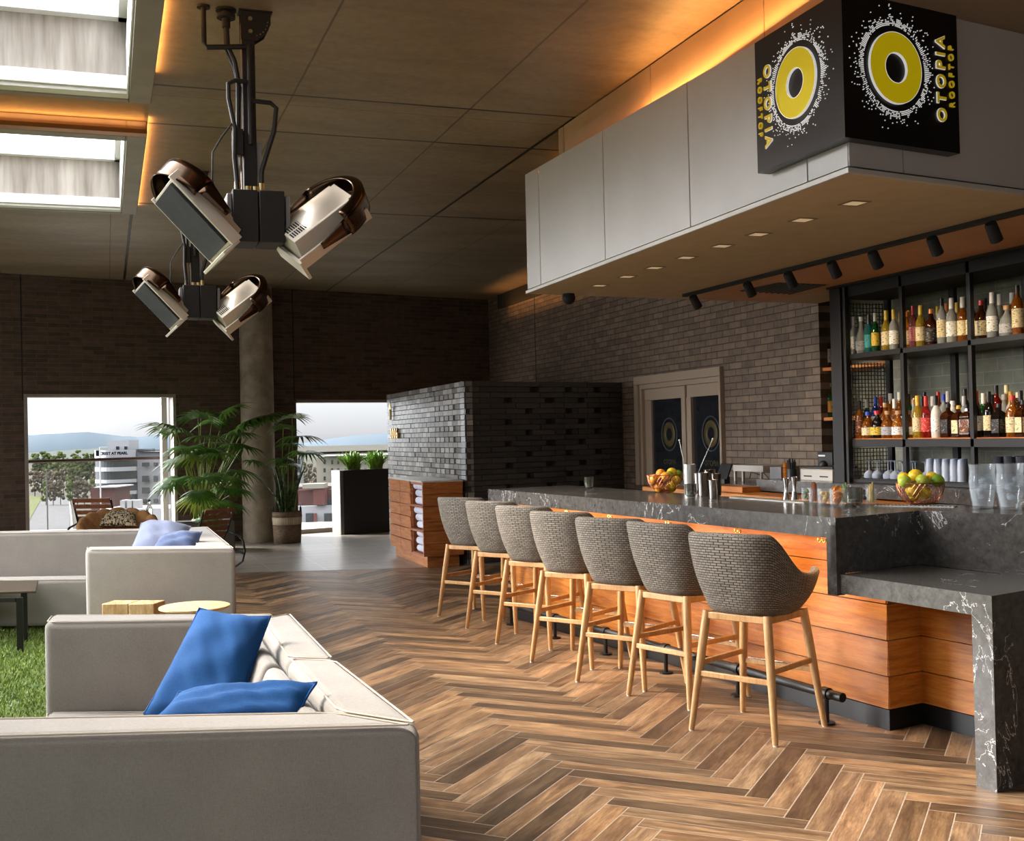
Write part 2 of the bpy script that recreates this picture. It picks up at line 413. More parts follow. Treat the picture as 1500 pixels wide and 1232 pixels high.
for k, S in enumerate((S1, S2)):
    x0, x1, y0, y1 = S
    t = thing('skylight', ['large skylight nearest the camera, open grey frame below the ceiling', 'smaller looking skylight farther back, amber strip along its near edge'][k], 'skylight', (0, 0, CZ), 0, 'ceiling skylights')
    mb = MB()
    z0, z1 = ZF-CZ, .0
    mb.box(x1-bw, x1, y0, y1, z0, z1); mb.box(x0, x0+bw, y0, y1, z0, z1)
    mb.box(x0+bw, x1-bw, y0, y0+bw, z0, z1); mb.box(x0+bw, x1-bw, y1-bw*.45, y1, z0, z1)
    mb.build('frame', m_greyframe, t, bev=.006)
    i = bw+.003
    mb = MB(); mb.box(x1-i-.012, x1-i, y0+bw, y1-i, z0+.012, .2); mb.box(x0+i, x1-i, y1-bw-.03, y1-bw*.45, z0+.006, z0+.03)
    mb.box(x0+i, x1-i-.012, y1-bw-.06, y1-bw-.021, z0+.03, -.004)
    mb.build('white_lip', m_wframe, t, bev=.003)
    mb = MB(); zz = .35
    mb.box(x0+bw, x1-bw, y1-bw-.02, y1+.05, .003, zz); mb.box(x1-bw, x1-bw+.1, y0+bw, y1-bw*.5, .003, zz)
    mb.box(x0+bw, x1-bw, y0-.05, y0+bw, .3, zz); mb.box(x0-.1, x0+bw, y0, y1, .3, zz)
    mb.build('light_well', m_well, t, smooth=False)
    mb = MB(); mb.box(x0+.1, x1-.05, y1-bw-.1, y1+.05, zz, zz+.03); mb.box(x1-.2, x1-.02, y0, y1, zz, zz+.03)
    mb.box(x0+.1, x1-.05, (y0+y1)/2-.02, (y0+y1)/2+.02, zz, zz+.05)
    mb.build('top_bars', m_wframe, t, bev=.003)
    if k == 1: MB().box(x0, x1-.03, y0-.03, y0-.018, -.104, -.096).build('led_strip', m_led, t)
    if k == 1:
        mb = MB(); mb.box(x0, x1, y0-.10, y0-.001, -.118, -.108); mb.box(x0, x1, y0-.10, y0-.092, -.108, -.085); mb.box(x1-.008, x1, y0-.1, y0, -.108, -.03)
        mb.build('strip_tray', plain('amber_tray', (170, 110, 50), .4, .4), t, bev=.002)

# column
struct('column_round', MB().cyl(2.14, 17.38, 0, CZ, .245, n=48), m_conc)

# ------------------------------------------------------------------ floor
def plank_mat():
    n = NT('wood_look_tile'); uv = n.add('ShaderNodeUVMap'); at = n.add('ShaderNodeVertexColor'); at.layer_name = 'Col'
    mp = n.add('ShaderNodeMapping'); mp.inputs['Scale'].default_value = (1.3, 9, 1); n.link(uv.outputs[0], mp.inputs['Vector'])
    mp2 = n.add('ShaderNodeMapping'); mp2.inputs['Scale'].default_value = (4, 40, 1); n.link(uv.outputs[0], mp2.inputs['Vector'])
    mp3 = n.add('ShaderNodeMapping'); mp3.inputs['Scale'].default_value = (2.2, 5, 1); n.link(uv.outputs[0], mp3.inputs['Vector'])
    f = n.noise(mp.outputs[0], 2.2, 6, .6, .5); g = n.noise(mp2.outputs[0], 3, 5, .7, .3); h = n.noise(mp3.outputs[0], 1.5, 3, .5, .5)
    base = n.ramp(f, [(.28, lin((86, 64, 46))), (.45, lin((122, 93, 67))), (.6, lin((154, 122, 89))), (.78, lin((126, 91, 61)))])
    base = n.mix(.65, base, n.ramp(g, [(.35, (.42, .38, .34, 1)), (.6, (1.12, 1.1, 1.08, 1))]), 'MULTIPLY')
    base = n.mix(.5, base, n.ramp(h, [(.35, (.55, .5, .46, 1)), (.6, (1.1, 1.1, 1.08, 1))]), 'MULTIPLY')
    n.col(n.mix(1., base, at.outputs['Color'], 'MULTIPLY'))
    n.bump(g, .15, .002); n.inp(Roughness=.42); return n.m
m_plank = plank_mat()
m_grout = noisy('grout', (178, 162, 142), (198, 182, 160), 30, .8)
e0 = atz(345, 839, 0); e1 = atz(660, 830, 0)     # border between plank and slab floors
ed = (e1-e0).normalized(); en = Vector((-ed.y, ed.x, 0))
def beyond(x, y): return (Vector((x, y, 0))-e0).dot(en)
GX = .30
mb = MB(); L, W, g = .795, .1, .0055; O = (2.51, 4.04)
s2_ = math.sqrt(.5)
from math import floor
def clip(poly, n, c):   # keep n.p <= c
    out = []
    for i in range(len(poly)):
        p, q = poly[i], poly[(i+1) % len(poly)]; dp, dq = n[0]*p[0]+n[1]*p[1]-c, n[0]*q[0]+n[1]*q[1]-c
        if dp <= 0: out.append(p)
        if (dp < 0 < dq) or (dq < 0 < dp):
            t_ = dp/(dp-dq); out.append((p[0]+(q[0]-p[0])*t_, p[1]+(q[1]-p[1])*t_))
    return out
npl = 0
for m_ in range(-6, 8):
    for k in range(-75, 90):
        for ty in (0, 1):
            if ty == 0: r = (k*W+m_*L, k*W+m_*L+L, k*W-m_*L, k*W-m_*L+W)
            else: r = (k*W+m_*L+L, k*W+m_*L+L+W, k*W-m_*L+W-L, k*W-m_*L+W)
            pc, qc = (r[0]+r[1])/2, (r[2]+r[3])/2
            x, y = O[0]+(pc-qc)*s2_, O[1]+(pc+qc)*s2_
            if x < GX-.6 or x > 6.4 or y < -.5 or y > 14.2 or beyond(x, y) > .6: continue
            a0, a1, b0, b1 = r[0]+g/2, r[1]-g/2, r[2]+g/2, r[3]-g/2
            poly = [(O[0]+(p-q)*s2_, O[1]+(p+q)*s2_) for p, q in ((a0, b0), (a1, b0), (a1, b1), (a0, b1))]
            poly = clip(poly, (-1, 0), -GX); 
            if len(poly) < 3: continue
            poly = clip(poly, (en.x, en.y), en.dot(e0))
            if len(poly) < 3: continue
            t_ = random.choice([.38, .5, .65, .8, .95, 1.1, 1.25, 1.4]); w_ = rnd(-.06, .08)
            col = (t_*(1+w_), t_, t_*(1-w_)); uo, vo = rnd(0, 50), rnd(0, 50)
            def uvf(pt):
                p = ((pt[0]-O[0])+(pt[1]-O[1]))*s2_; q = ((pt[1]-O[1])-(pt[0]-O[0]))*s2_
                return (p+uo, q+vo) if ty == 0 else (q+uo, p+vo)
            n_ = len(poly); mb.add([(p[0], p[1], 0) for p in poly], [list(range(n_))], col=col, uvs=[[uvf(p) for p in poly]]); npl += 1
fl = struct('floor', mb, m_plank, smooth=False)
bpy.context.view_layer.update()
gm = MB(); far_l = e0+ed*-6; 
gm.add([(GX, -3, -.0012), (8.4, -3, -.0012), (8.4, 15, -.0012), (GX, 15, -.0012)], [[0, 1, 2, 3]])
struct('floor_grout', gm, m_grout, smooth=False)
# slab tile floor at the back
def slab_mat():
    n = NT('grey_slab_tile'); P = n.coords(); f = n.noise(n.coords(scale=(.6, 3, 1)), 2, 5, .6, .4)
    br = n.add('ShaderNodeTexBrick'); br.offset = 0.; mp = n.add('ShaderNodeMapping'); mp.inputs['Rotation'].default_value = (0, 0, PI/2); mp.inputs['Location'].default_value = (0, 0.03, 0)
    n.link(P, mp.inputs['Vector']); n.link(mp.outputs[0], br.inputs['Vector']); br.inputs['Mortar Smooth'].default_value = 0.
    for k, v in (('Scale', 1.), ('Mortar Size', .005), ('Brick Width', 1.2), ('Row Height', .6)): br.inputs[k].default_value = v
    base = n.ramp(f, [(.3, lin((124, 116, 107))), (.7, lin((160, 151, 141)))])
    n.col(n.mix(n.math('MULTIPLY', br.outputs['Fac'], .6), base, lin((196, 186, 170)))); n.inp(Roughness=.3); return n.m
m_slab = slab_mat()
q0, q1 = e0-ed*8, e0+ed*7
p0, p1 = q0+Vector((-1, 8, 0)), q1+Vector((1, 8, 0))
_b = MB(); _b.add([q0, q1, p1, p0], [[0, 1, 2, 3]]); struct('floor_slab', _b, m_slab, smooth=False)

# artificial grass
m_gbase = noisy('turf_base', (70, 88, 26), (104, 118, 40), 6, .9)
yl = q0.y
struct('floor_turf', MB().box(-7, GX, 2.0, 12.2, -.02, .008), m_gbase, smooth=False)
mb = MB()
def gcol():
    t_ = random.random(); return (lambda a: (a[0]/255*1., a[1]/255*1., a[2]/255))(random.choice([(78, 112, 26), (104, 134, 34), (136, 154, 52), (60, 90, 20), (156, 164, 72)]))
for i in range(52000):
    x = rnd(-1.9, -.15); y = rnd(4.6, 10.5)
    if x < -.45-(y-4.6)*.18+ -.0 and x < (y*-.125-.05): continue
    h = rnd(.018, .04); a = rnd(0, 6.28); w = rnd(.0015, .003)*(1+y*.08); lx, ly = rnd(-.02, .02), rnd(-.02, .02)
    c = gcol(); c = tuple(((v+.055)/1.055)**2.4 for v in c)
    mb.add([(x-w*cos(a), y-w*sin(a), .006), (x+w*cos(a), y+w*sin(a), .006), (x+lx, y+ly, h)], [[0, 1, 2]], col=c)
n = NT('grass_blade'); at = n.add('ShaderNodeVertexColor'); at.layer_name = 'Col'; n.col(at.outputs['Color']); n.inp(Roughness=.6)
tag(mb.build('grass', n.m, smooth=False), 'short green artificial grass left of the grey sofas', 'grass', kind='stuff')

# ------------------------------------------------------------------ brick screen enclosure
pc = Vector((3.95, 12.74, 0)); pdx = (Vector((6.25, 13.31, 0))-pc); pdx.normalize()
m_scr = NT('glazed_grey_brick'); at = m_scr.add('ShaderNodeVertexColor'); at.layer_name = 'Col'
f = m_scr.noise(m_scr.coords(), 30, 4); m_scr.col(m_scr.mix(.5, at.outputs['Color'], m_scr.ramp(f, [(.3, (.6, .6, .6, 1)), (.7, (1.2, 1.2, 1.2, 1))]), 'MULTIPLY')); m_scr.bump(f, .2, .003)
m_scr.inp(Roughness=.3); m_scr = m_scr.m
RH = 2.15/33
def bcol(lo, hi):
    v = rnd(lo, hi); return (v*1.03, v*.98, v*.93)
mb = MB()
# long side face (-X): bricks in 0.2 modules, relief growing towards the near corner
Ls = 3.9
for r in range(33):
    z0 = r*RH
    y = -(.1 if r % 2 else 0.)
    while y < Ls:
        w = .2; a = max(y, 0)+.004; b = min(y+w, Ls)-.004; y += w
        if b-a < .03: continue
        out = 0.
        if .25 < a < 1.3 and r % 2 == 0 and r < 32: out = .022; b -= .028
        elif random.random() < .18: out = rnd(-.004, .008)
        mb.box(pc.x-.0-out, pc.x+.10, pc.y+a, pc.y+b, z0+.004, z0+RH-.004, col=bcol(.18, .5) if random.random() < .6 else bcol(.14, .24))  # lit side of the screen, its brightness painted in as paler bricks
# near face: 0.3 modules with open pockets
Ln = (Vector((6.25, 13.31, 0))-pc).length
nn = Vector((pdx.y, -pdx.x, 0))
holes = {31: (.95, 1.45, 1.9), 29: (.55, 1.15, 1.65), 27: (.85, 1.45, 1.9), 25: (.55, 1.15, 1.65), 23: (.85, 1.45, 1.9), 21: (.55, 1.15, 1.65), 19: (.85, 1.45, 1.9), 17: (.55, 1.15, 1.65), 15: (.85, 1.45, 1.9), 13: (.55, 1.15, 1.65), 11: (.85, 1.45), 9: (.55, 1.15)}
for r in range(33):
    z0 = r*RH; u = .0 if r % 2 == 0 else -.15
    while u < Ln:
        a = max(u, 0)+.004; b = min(u+.36, Ln)-.004; u += .36
        if b-a < .03: continue
        segs = [(a, b)]
        for h in holes.get(r, ()):
            ns = []
            for s_, e_ in segs:
                if h+.11 <= s_ or h >= e_: ns.append((s_, e_))
                else:
                    if h-s_ > .03: ns.append((s_, h))
                    if e_-(h+.11) > .03: ns.append((h+.11, e_))
            segs = ns
        out = .012 if (r in holes and random.random() < .7) else rnd(0, .003)
        for s_, e_ in segs:
            p = pc+pdx*((s_+e_)/2)+nn*(out/2-.05); mb.obox((p.x, p.y, z0+RH/2), pdx*((e_-s_)/2), nn*(.05+out/2), (0, 0, RH/2-.0035), col=bcol(.055, .09))  # shaded side of the same screen, painted in darker brick tones
sc_o = struct('wall_screen', mb, m_scr, smooth=False)
mb = MB()
mb.hexa([(pc.x+.07, pc.y+.09), (6.25, 13.31+.09), (6.25, 16.9), (pc.x+.07, pc.y+Ls-.02)], 0, 2.13)
struct('wall_screen_core', mb, plain('mortar_dark', (62, 48, 36), .9), smooth=False)
# gold arrow and figures on the screen
t = thing('wayfinding_sign', 'small gold arrow above gold figures on the pale brick screen', 'sign', (pc.x-.03, pc.y+3.55, 1.9))
mb = MB(); mb.tube([(0, 0, -.13), (0, 0, .04)], .016, 8); mb.add([(0, -.07, .02), (0, .07, .02), (0, 0, .14), (-.012, -.07, .02), (-.012, .07, .02), (-.012, 0, .14)], [[0, 1, 2], [5, 4, 3], [0, 3, 4, 1], [1, 4, 5, 2], [2, 5, 3, 0]])
mb.build('arrow', m_gold, t)
tx = text_mb('3006', .2, .01, .003, spacing=1.15); tx.xf(frame_mat((-.0, -.2, -.34), (0, -1, 0), (0, 0, 1))); tx.build('figures', m_gold, t)
# ================================================================== BAR CANOPY (soffit)
SZ = 2.66
sc0 = (3.21, 4.36); se0 = (3.28, 8.76)
SB = (6.24, 9.02); SR = (6.3, 4.89)      # back right, front right
mtan = noisy('canopy_underside', (196, 174, 142), (208, 186, 154), 6, .65)
mpan = noisy('grey_canopy_panel', (182, 179, 176), (190, 187, 184), 2, .5)
m_dark = plain('dark_gap', (40, 36, 32), .8)
can = thing('bar_canopy', 'large pale grey panelled canopy box hanging over the bar', 'canopy', (3.2, 4.4, SZ))
Oc = Vector((3.2, 4.4, SZ))
def loc(p, o): return (p[0]-o.x, p[1]-o.y)
inn = .012
poly = [sc0, SR, SB, se0]
def inset(pt, d):
    cx, cy = 4.75, 6.8; v = Vector((pt[0]-cx, pt[1]-cy)); return (cx+v.x*(1-d/abs(v.x) if v.x else 1), cy+v.y*(1-d/abs(v.y)))
MB().hexa([loc(inset(p, .02), Oc) for p in poly], .012, .82, z1s=[.79, .79, .93, .93]).build('core', m_dark, can, smooth=False)
MB().hexa([loc(inset(p, .003), Oc) for p in poly], 0, .012).build('underside', mtan, can, smooth=False)
# top line: z 3.64 at far end, 3.50 near corner
def topz(y): return 3.49+(y-4.36)/(8.76-4.36)*.15
MB().hexa([loc(p, Oc) for p in ((4.78, 4.72), (5.66, 4.9), (5.66, 8.9), (4.78, 8.82))], -.004, 0.0).build('glow_underside', noisy('amber_glow_underside', (196, 142, 96), (210, 156, 108), 3, .5), can, smooth=False)  # amber glow beyond the track, painted into the underside colour
MB().hexa([loc(p, Oc) for p in ((5.60, 4.95), (5.67, 4.95), (5.67, 7.95), (5.60, 7.95))], -.02, -.004).build('black_beam', m_blackm, can, smooth=False)
# -X face panels
def fx(y): return sc0[0]+(y-sc0[1])/(se0[1]-sc0[1])*(se0[0]-sc0[0])
ys = [8.76, 8.44, 7.15, 5.90, 4.69, 4.36]
for a, b in zip(ys, ys[1:]):
    a_, b_ = a-.006, b+.006
    mb = MB(); vs = [(fx(y)-Oc.x+dx, y-Oc.y, z-Oc.z) for (y, z) in ((a_, SZ+.035), (b_, SZ+.035), (b_, topz(b)), (a_, topz(a))) for dx in (0, .022)]
    mb.add(vs, [[0, 6, 4, 2], [1, 3, 5, 7], [0, 2, 3, 1], [2, 4, 5, 3], [4, 6, 7, 5], [6, 0, 1, 7]])
    mb.v = [v for v in mb.v]; mb.build('panel', mpan, can, smooth=False)
# -Y face panels
def fyv(t_): return Vector((sc0[0]+(SR[0]-sc0[0])*t_, sc0[1]+(SR[1]-sc0[1])*t_, 0))
tx_ = lambda X: (X-sc0[0])/(SR[0]-sc0[0])
for a, b in ((3.215, 3.555), (3.565, 4.7), (4.71, 6.28)):
    p, q = fyv(tx_(a)), fyv(tx_(b)); d = (q-p).normalized(); nrm = Vector((d.y, -d.x, 0))
    mb = MB(); ctr = (p+q)/2-nrm*.011
    mb.obox((ctr.x-Oc.x, ctr.y-Oc.y, (.035+.83)/2), d*((q-p).length/2), nrm*.011, (0, 0, (.83-.035)/2)); mb.build('panel', mpan, can, smooth=False)
mb = MB()
mb.beam((se0[0]-.006-Oc.x, se0[1]-Oc.y, .012), (sc0[0]-.006-Oc.x, sc0[1]-.006-Oc.y, .012), .022, .026)
q = Vector(SR+(0,)); mb.beam((sc0[0]-Oc.x-.016, sc0[1]-Oc.y-.006, .012), (q.x-Oc.x, q.y-Oc.y-.006, .012), .022, .026)
mb.build('edge_trim', plain('pale_trim', (190, 186, 180), .4), can, bev=.003)
# recessed upper band up to the ceiling
mband = noisy('tan_band_panel', (176, 146, 116), (186, 156, 126), 3, .55)
yb_ = [8.08, 7.97, 6.55, 5.19, 3.8, 4.0]
for a, b in ((8.085, 7.985), (7.975, 6.52), (6.51, 5.19), (5.18, 4.5)):
    MB().box(3.31-Oc.x, 3.33-Oc.x, b-Oc.y, a-Oc.y, .8, CZ-SZ-.01).build('upper_band', mband, can, smooth=False)
MB().hexa([(3.31-Oc.x, .1), (6.2-3.2, .6), (6.2-3.2, .62), (3.31-Oc.x, .12)], .8, CZ-SZ-.01).build('upper_band', mband, can, smooth=False)
MB().box(3.33-Oc.x, 6.2-Oc.x, 8.06-Oc.y, 8.085-Oc.y, .9, CZ-SZ-.01).build('upper_band', mband, can, smooth=False)
mb = MB(); mb.beam((3.275-Oc.x, 4.5-Oc.y, topz(4.5)-.034-SZ), (3.285-Oc.x, 8.6-Oc.y, topz(8.6)-.034-SZ), .012, .008)
mb.build('led_strip', m_led, can)
# short return at the far wall corner (lit amber)
struct('wall_return', MB().box(6.2, 6.6, 14.2, 18.0, 3.62, CZ), m_dark)
# real light of the amber cove strip
def area(name, loc_, rot, sx, sy, power, col, spread=PI):
    l = bpy.data.lights.new(name, 'AREA'); l.shape = 'RECTANGLE'; l.size = sx; l.size_y = sy; l.energy = power; l.color = col; l.spread = spread
    o = bpy.data.objects.new(name, l); COL.objects.link(o); o.location = loc_; o.rotation_euler = rot; return o
AMB = (1., .46, .13)
area('cove_light', (3.277, 6.4, topz(6.4)-.018), (PI-.034, -.35, 0), .02, 4.2, 22, AMB)
area('cove_light', (5.0, 8.75, 3.70), (PI, 0, 0), 2.4, .06, 16, AMB)
area('cove_light', (6.0, 15.5, 3.5), (PI, .6, 0), .05, 4., 5, AMB)
area('skylight_strip_light', (xo+.012, (y1n+y1f)/2, CZ-.02), (0, -PI/2-.3, 0), .012, 3., 4, AMB)
area('skylight_strip_light', (xo+.012, (y2n+y2f)/2, CZ-.02), (0, -PI/2-.3, 0), .012, 3.2, 4, AMB)
area('skylight_strip_light', (-1.5, y2n-.05, CZ-.045), (PI, 0, 0), 3.6, .02, 5, AMB)

# downlights in the canopy underside
m_lens = NT('downlight_lens'); m_lens.inp(Base_Color=lin((220, 205, 180)), Roughness=.4, Emission_Color=lin((255, 220, 170)), Emission_Strength=.25); m_lens = m_lens.m
dl = [(880, 418), (920, 405), (961, 392), (1007, 377), (1056, 360), (1113, 343), (1177, 322), (1246, 297)]
d0 = None
for i, (x, y) in enumerate(dl):
    p = atz(x, y, SZ)
    if d0 is None:
        d0 = thing('recessed_downlight', '', 'light', (3.66, p.y, SZ-.0005), 0, 'square downlights under the canopy')
        mb = MB(); 
        for a in ((-.06, .06, -.06, -.048), (-.06, .06, .048, .06), (-.06, -.048, -.048, .048), (.048, .06, -.048, .048)): mb.box(*a, -.004, .0)
        mb.build('frame', plain('beige_frame', (150, 128, 100), .5), d0)
        MB().box(-.047, .047, -.047, .047, -.002, -.0005).build('lens', m_lens, d0)
        o = d0
    else: o = copy_tree(d0); o.location = (3.66, p.y, SZ-.0005)
    o['label'] = 'small square downlight in the canopy underside, %s in the row from the far end' % ORD[i]
# spotlight track
ta, tb = atz(1003, 431, SZ), atz(1520, 301, SZ)
trk = thing('spotlight_track', 'long black lighting track recessed in the canopy underside', 'light track', (0, 0, 0))
mb = MB(); mb.beam(ta+Vector((0, 0, -.012)), tb+Vector((0, 0, -.012)), .05, .024); mb.build('rail', m_blackm, trk)
mb = MB(); mb.beam(ta+Vector((.06, -.1, -.004)), tb+Vector((.06, 0, -.004)), .06, .008); mb.build('slot', m_dark, trk)
hd = [(1037, 436), (1109, 416), (1169, 401), (1234, 385), (1296, 370), (1377, 348), (1457, 326)]
sp0 = None
for i, (x, y) in enumerate(hd):
    u = ((Vector((0, 0, 0))+atz(x, y-8, SZ)) - ta).dot((tb-ta).normalized()); p = ta+(tb-ta).normalized()*u
    if sp0 is None:
        sp0 = thing('track_spotlight', '', 'spotlight', (p.x, p.y, SZ-.024), 0, 'black spotlights on the canopy track')
        MB().cyl(0, 0, -.02, 0, .016, n=12).build('stem', m_blackm, sp0)
        Mx = Matrix.Translation((0, 0, -.045)) @ Matrix.Rotation(.35, 4, 'Z') @ Matrix.Rotation(math.radians(180-38), 4, 'Y')
        mb = MB(); mb.lathe([(0, -.04), (.028, -.04), (.034, -.03), (.036, .075), (.030, .075), (.026, .055), (0, .05)], 20); mb.xf(Mx); mb.build('lamp_body', m_blackm, sp0)
        mb = MB(); mb.cyl(0, 0, .052, .058, .024, n=16); mb.xf(Mx); mb.build('lens', m_lens, sp0)
        o = sp0
    else: o = copy_tree(sp0); o.location = (p.x, p.y, SZ-.024)
    o['label'] = 'black cylindrical spotlight, %s along the canopy track from its far end' % ORD[i]
v0 = atz(1148, 423, SZ)
t = thing('ceiling_vent', 'dark rectangular grille in the canopy underside beyond the spotlights', 'vent', (0, 0, SZ))
c_ = [atz(1082, 425, SZ), atz(1140, 413, SZ), atz(1213, 416, SZ), atz(1160, 430, SZ)]
mb = MB(); mb.hexa([(p.x, p.y) for p in c_], -.006, -.001); mb.build('frame', plain('vent_grey', (70, 62, 54), .6), t, smooth=False)
mb = MB()
for k in range(9):
    a = c_[0].lerp(c_[3], (k+.5)/9); b = c_[1].lerp(c_[2], (k+.5)/9); mb.beam((a.x, a.y, -.009), (b.x, b.y, -.009), .012, .006)
mb.build('grille', plain('vent_dark', (46, 42, 38), .6), t)
# small dome at the far end of the canopy
t = thing('security_camera', 'small black dome fixed below the far end of the canopy', 'camera', (0, 0, 0))
p = atz(800, 438, 2.6); mb = MB(); mb.sphere((3.62, 8.70, 2.625), .055, 10); mb.cyl(3.62, 8.70, 2.625, 2.66, .05); mb.build('dome', m_blackm, t)

# ================================================================== SIGN
sgx, sgy = 3.14, 4.285
cor_b = aty(1238, 203, sgy); 
zb, zt = 2.815, 3.50
sg = thing('corner_sign', 'black corner box sign with yellow rings and OTOPIA ROOFTOP lettering', 'sign', (sgx, sgy, zb))
yE = atx(1110, 250, sgx).y; xE = atpl(1407, 230, (sgx, sgy), (sgx+.99, sgy+.155)).x
zb = .5*(atx(1113, 251, sgx).z+atx(1238, 203, sgx).z); zt = atx(1107.5, 62, sgx).z
sg.location.z = zb; SH = zt-zb
print('sign', yE, xE, zb, zt, 'corner y', atx(1238, 203, sgx).y)
sgy = atx(1238, 203, sgx).y; sg.location.y = sgy
SW = yE-sgy; dY = Vector((.988, .157, 0)).normalized()
SWR = (xE-sgx)/dY.x
m_sgn = plain('sign_black', (12, 10, 10), .35)
m_sgn2 = plain('sign_return', (70, 64, 60), .4, .5)
pf = Vector((0, 0, 0)); pe = dY*SWR; th = .07; nin = Vector((-dY.y, dY.x, 0))
poly = [(0, SW), (0, 0), (pe.x, pe.y), (pe.x+nin.x*th, pe.y+nin.y*th), (th, th), (th, SW)]
MB().hexa(poly, 0, SH).build('box', m_sgn, sg, smooth=False)
m_yel = NT('sign_yellow'); m_yel.inp(Base_Color=lin((215, 192, 18)), Roughness=.4, Emission_Color=lin((220, 196, 10)), Emission_Strength=.22); m_yel = m_yel.m
m_dot = NT('sign_white'); m_dot.inp(Base_Color=lin((235, 235, 230)), Roughness=.4, Emission_Color=(1, 1, 1, 1), Emission_Strength=.3); m_dot = m_dot.m
m_txt = NT('sign_letter_yellow'); m_txt.inp(Base_Color=lin((200, 172, 40)), Roughness=.4, Emission_Color=lin((200, 170, 30)), Emission_Strength=.25); m_txt = m_txt.m
def sign_face(Mf, w, left):
    # face frame: x right along face (0..w), y up (0..SH), z outward
    cx, cy = (w*.50, SH*.53) if left else (w*.43, SH*.53)
    s = SH/.68
    R0, R1 = .073*s, .168*s
    mb = MB(); n = 64
    def disc(r0, r1, z0, z1):
        vs = []
        for j in range(n):
            for r, z in ((r0, z0), (r1, z0), (r1, z1), (r0, z1)): vs.append((cx+r*cos(2*PI*j/n), cy+r*sin(2*PI*j/n), z))
        fs = []
        for j in range(n):
            k = (j+1) % n
            for a, b in ((1, 2), (2, 3), (3, 0)): fs.append([4*j+a, 4*k+a, 4*k+b, 4*j+b])
        mb.add(vs, fs)
    disc(R0, R1, 0, .012); mb.xf(Mf); mb.build('yellow_ring', m_yel, sg)
    mb = MB(); disc(R0-.0025, R0+.0005, 0, .013); disc(R1-.0005, R1+.0025, 0, .0122); mb.xf(Mf); mb.build('ring_outline', m_dot, sg)
    mb = MB(); rg = random.Random(5)
    def dot(r, a, h=.0022, asp=1.):
        x, y = cx+r*cos(a), cy+r*sin(a)
        if not (.02 < x < w-.02): return
        e, t_ = Vector((cos(a), sin(a), 0)), Vector((-sin(a), cos(a), 0))
        mb.obox((x, y, .0015), e*h*asp, t_*h, (0, 0, .0015))
    for ri in range(6):
        r = (.205+ri*.0078)*s; N = 150
        for k in range(N):
            a = 2*PI*k/N; lev = .5+.5*sin(a*7+1)*cos(a*3)
            if rg.random() < (1., .95, .85, .55, .35, .2)[ri]*(.6+.5*lev): dot(r, a, .0021, 1.1)
    for k in range(85): dot((.25+rg.random()**1.8*.055)*s, rg.random()*2*PI, .0022)
    mb.xf(Mf); mb.build('dot_halo', m_dot, sg, smooth=False)['kind'] = 'stuff'
    if left: xo1, xo2, ang = w*.155, w*.06, -PI/2
    else: xo1, xo2, ang = w*.84, w*.935, PI/2
    for body, xx, size, sp, yy, of, nm in (('OTOPIA', xo1, .083*s, 1.55, cy-(.03*s if left else -.0), .0022, 'lettering'), ('ROOFTOP', xo2, .046*s, 1.65, cy-.0*s-(.02*s if left else -.02*s), .0004, 'small_lettering')):
        tb_ = text_mb(body, size, .005, of, spacing=sp); tb_.xf(Mf @ Matrix.Translation((xx, yy-.01*s, .004)) @ Matrix.Rotation(ang, 4, 'Z'))
        tb_.build(nm, m_txt, sg, smooth=False)
        if body == 'OTOPIA':
            tb_ = text_mb(body, size, .003, of+.0012, spacing=sp); tb_.xf(Mf @ Matrix.Translation((xx, yy-.01*s, .003)) @ Matrix.Rotation(ang, 4, 'Z'))
            tb_.build('letter_outline', m_dot, sg, smooth=False)
sign_face(frame_mat((0, SW, 0), (0, -1, 0), (0, 0, 1)), SW, True)
sign_face(frame_mat((0, 0, 0), dY, (0, 0, 1)), SWR, False)

# ================================================================== BAR COUNTER
def marble():
    n = NT('black_marble'); P = n.coords(); 
    a = n.noise(P, 2.2, 8, .6, 1.8)
    ve = n.math('ABSOLUTE', n.math('SUBTRACT', a, .5)); vein = n.math('LESS_THAN', ve, .0035)
    mask = n.math('GREATER_THAN', n.noise(P, 3.1, 2), .52)
    b = n.noise(n.coords(scale=(1, 1, 1), rot=(.3, .8, .4)), 9, 6, .7, 1.5); v2 = n.math('MULTIPLY', n.math('LESS_THAN', n.math('ABSOLUTE', n.math('SUBTRACT', b, .5)), .004), n.math('GREATER_THAN', n.noise(P, 2.3, 3), .55))
    c = n.noise(P, 25, 6, .7)
    base = n.ramp(c, [(.3, lin((50, 47, 45))), (.7, lin((82, 78, 74)))])
    base = n.mix(n.math('MULTIPLY', v2, .45), base, lin((150, 146, 140)))
    sp = n.math('GREATER_THAN', n.noise(P, 60, 2, .5, 1), .76)
    base = n.mix(n.math('MULTIPLY', sp, .5), base, lin((170, 166, 160)))
    n.col(n.mix(n.math('MULTIPLY', n.math('MULTIPLY', vein, mask), .8), base, lin((205, 202, 196))))
    n.inp(Roughness=.2); n.bump(c, .08, .002); return n.m
m_marb = marble()
HC, HL = 1.07, .80
cA = atz(714.8, 716.5, HC); cB = atz(1223.5, 759, HC); cR = atz(1346, 748, HC); cE = atz(1500, 754.3, HC)
lA = atz(1223, 840.4, HL); lB = atz(1452.5, 873.3, HL)
kc = atz(1303.6, 1070.3, 0); ki = atz(1352.5, 1059.8, 0); kl = atz(1430, 1081, 0)
nearY = 3.70
bdir = (cB-cA); bdir.z = 0; bdir.normalize(); bn = Vector((-bdir.y, bdir.x, 0))   # bdir points toward the camera (-Y); bn points to +X
if bn.x < 0: bn = -bn
print('bar', cA, cB, cR, cE, lA, lB, bdir, kc, ki, kl)
WB = .62
def xy(v): return (v.x, v.y)
farR = cA+Vector((.74, .10, 0))
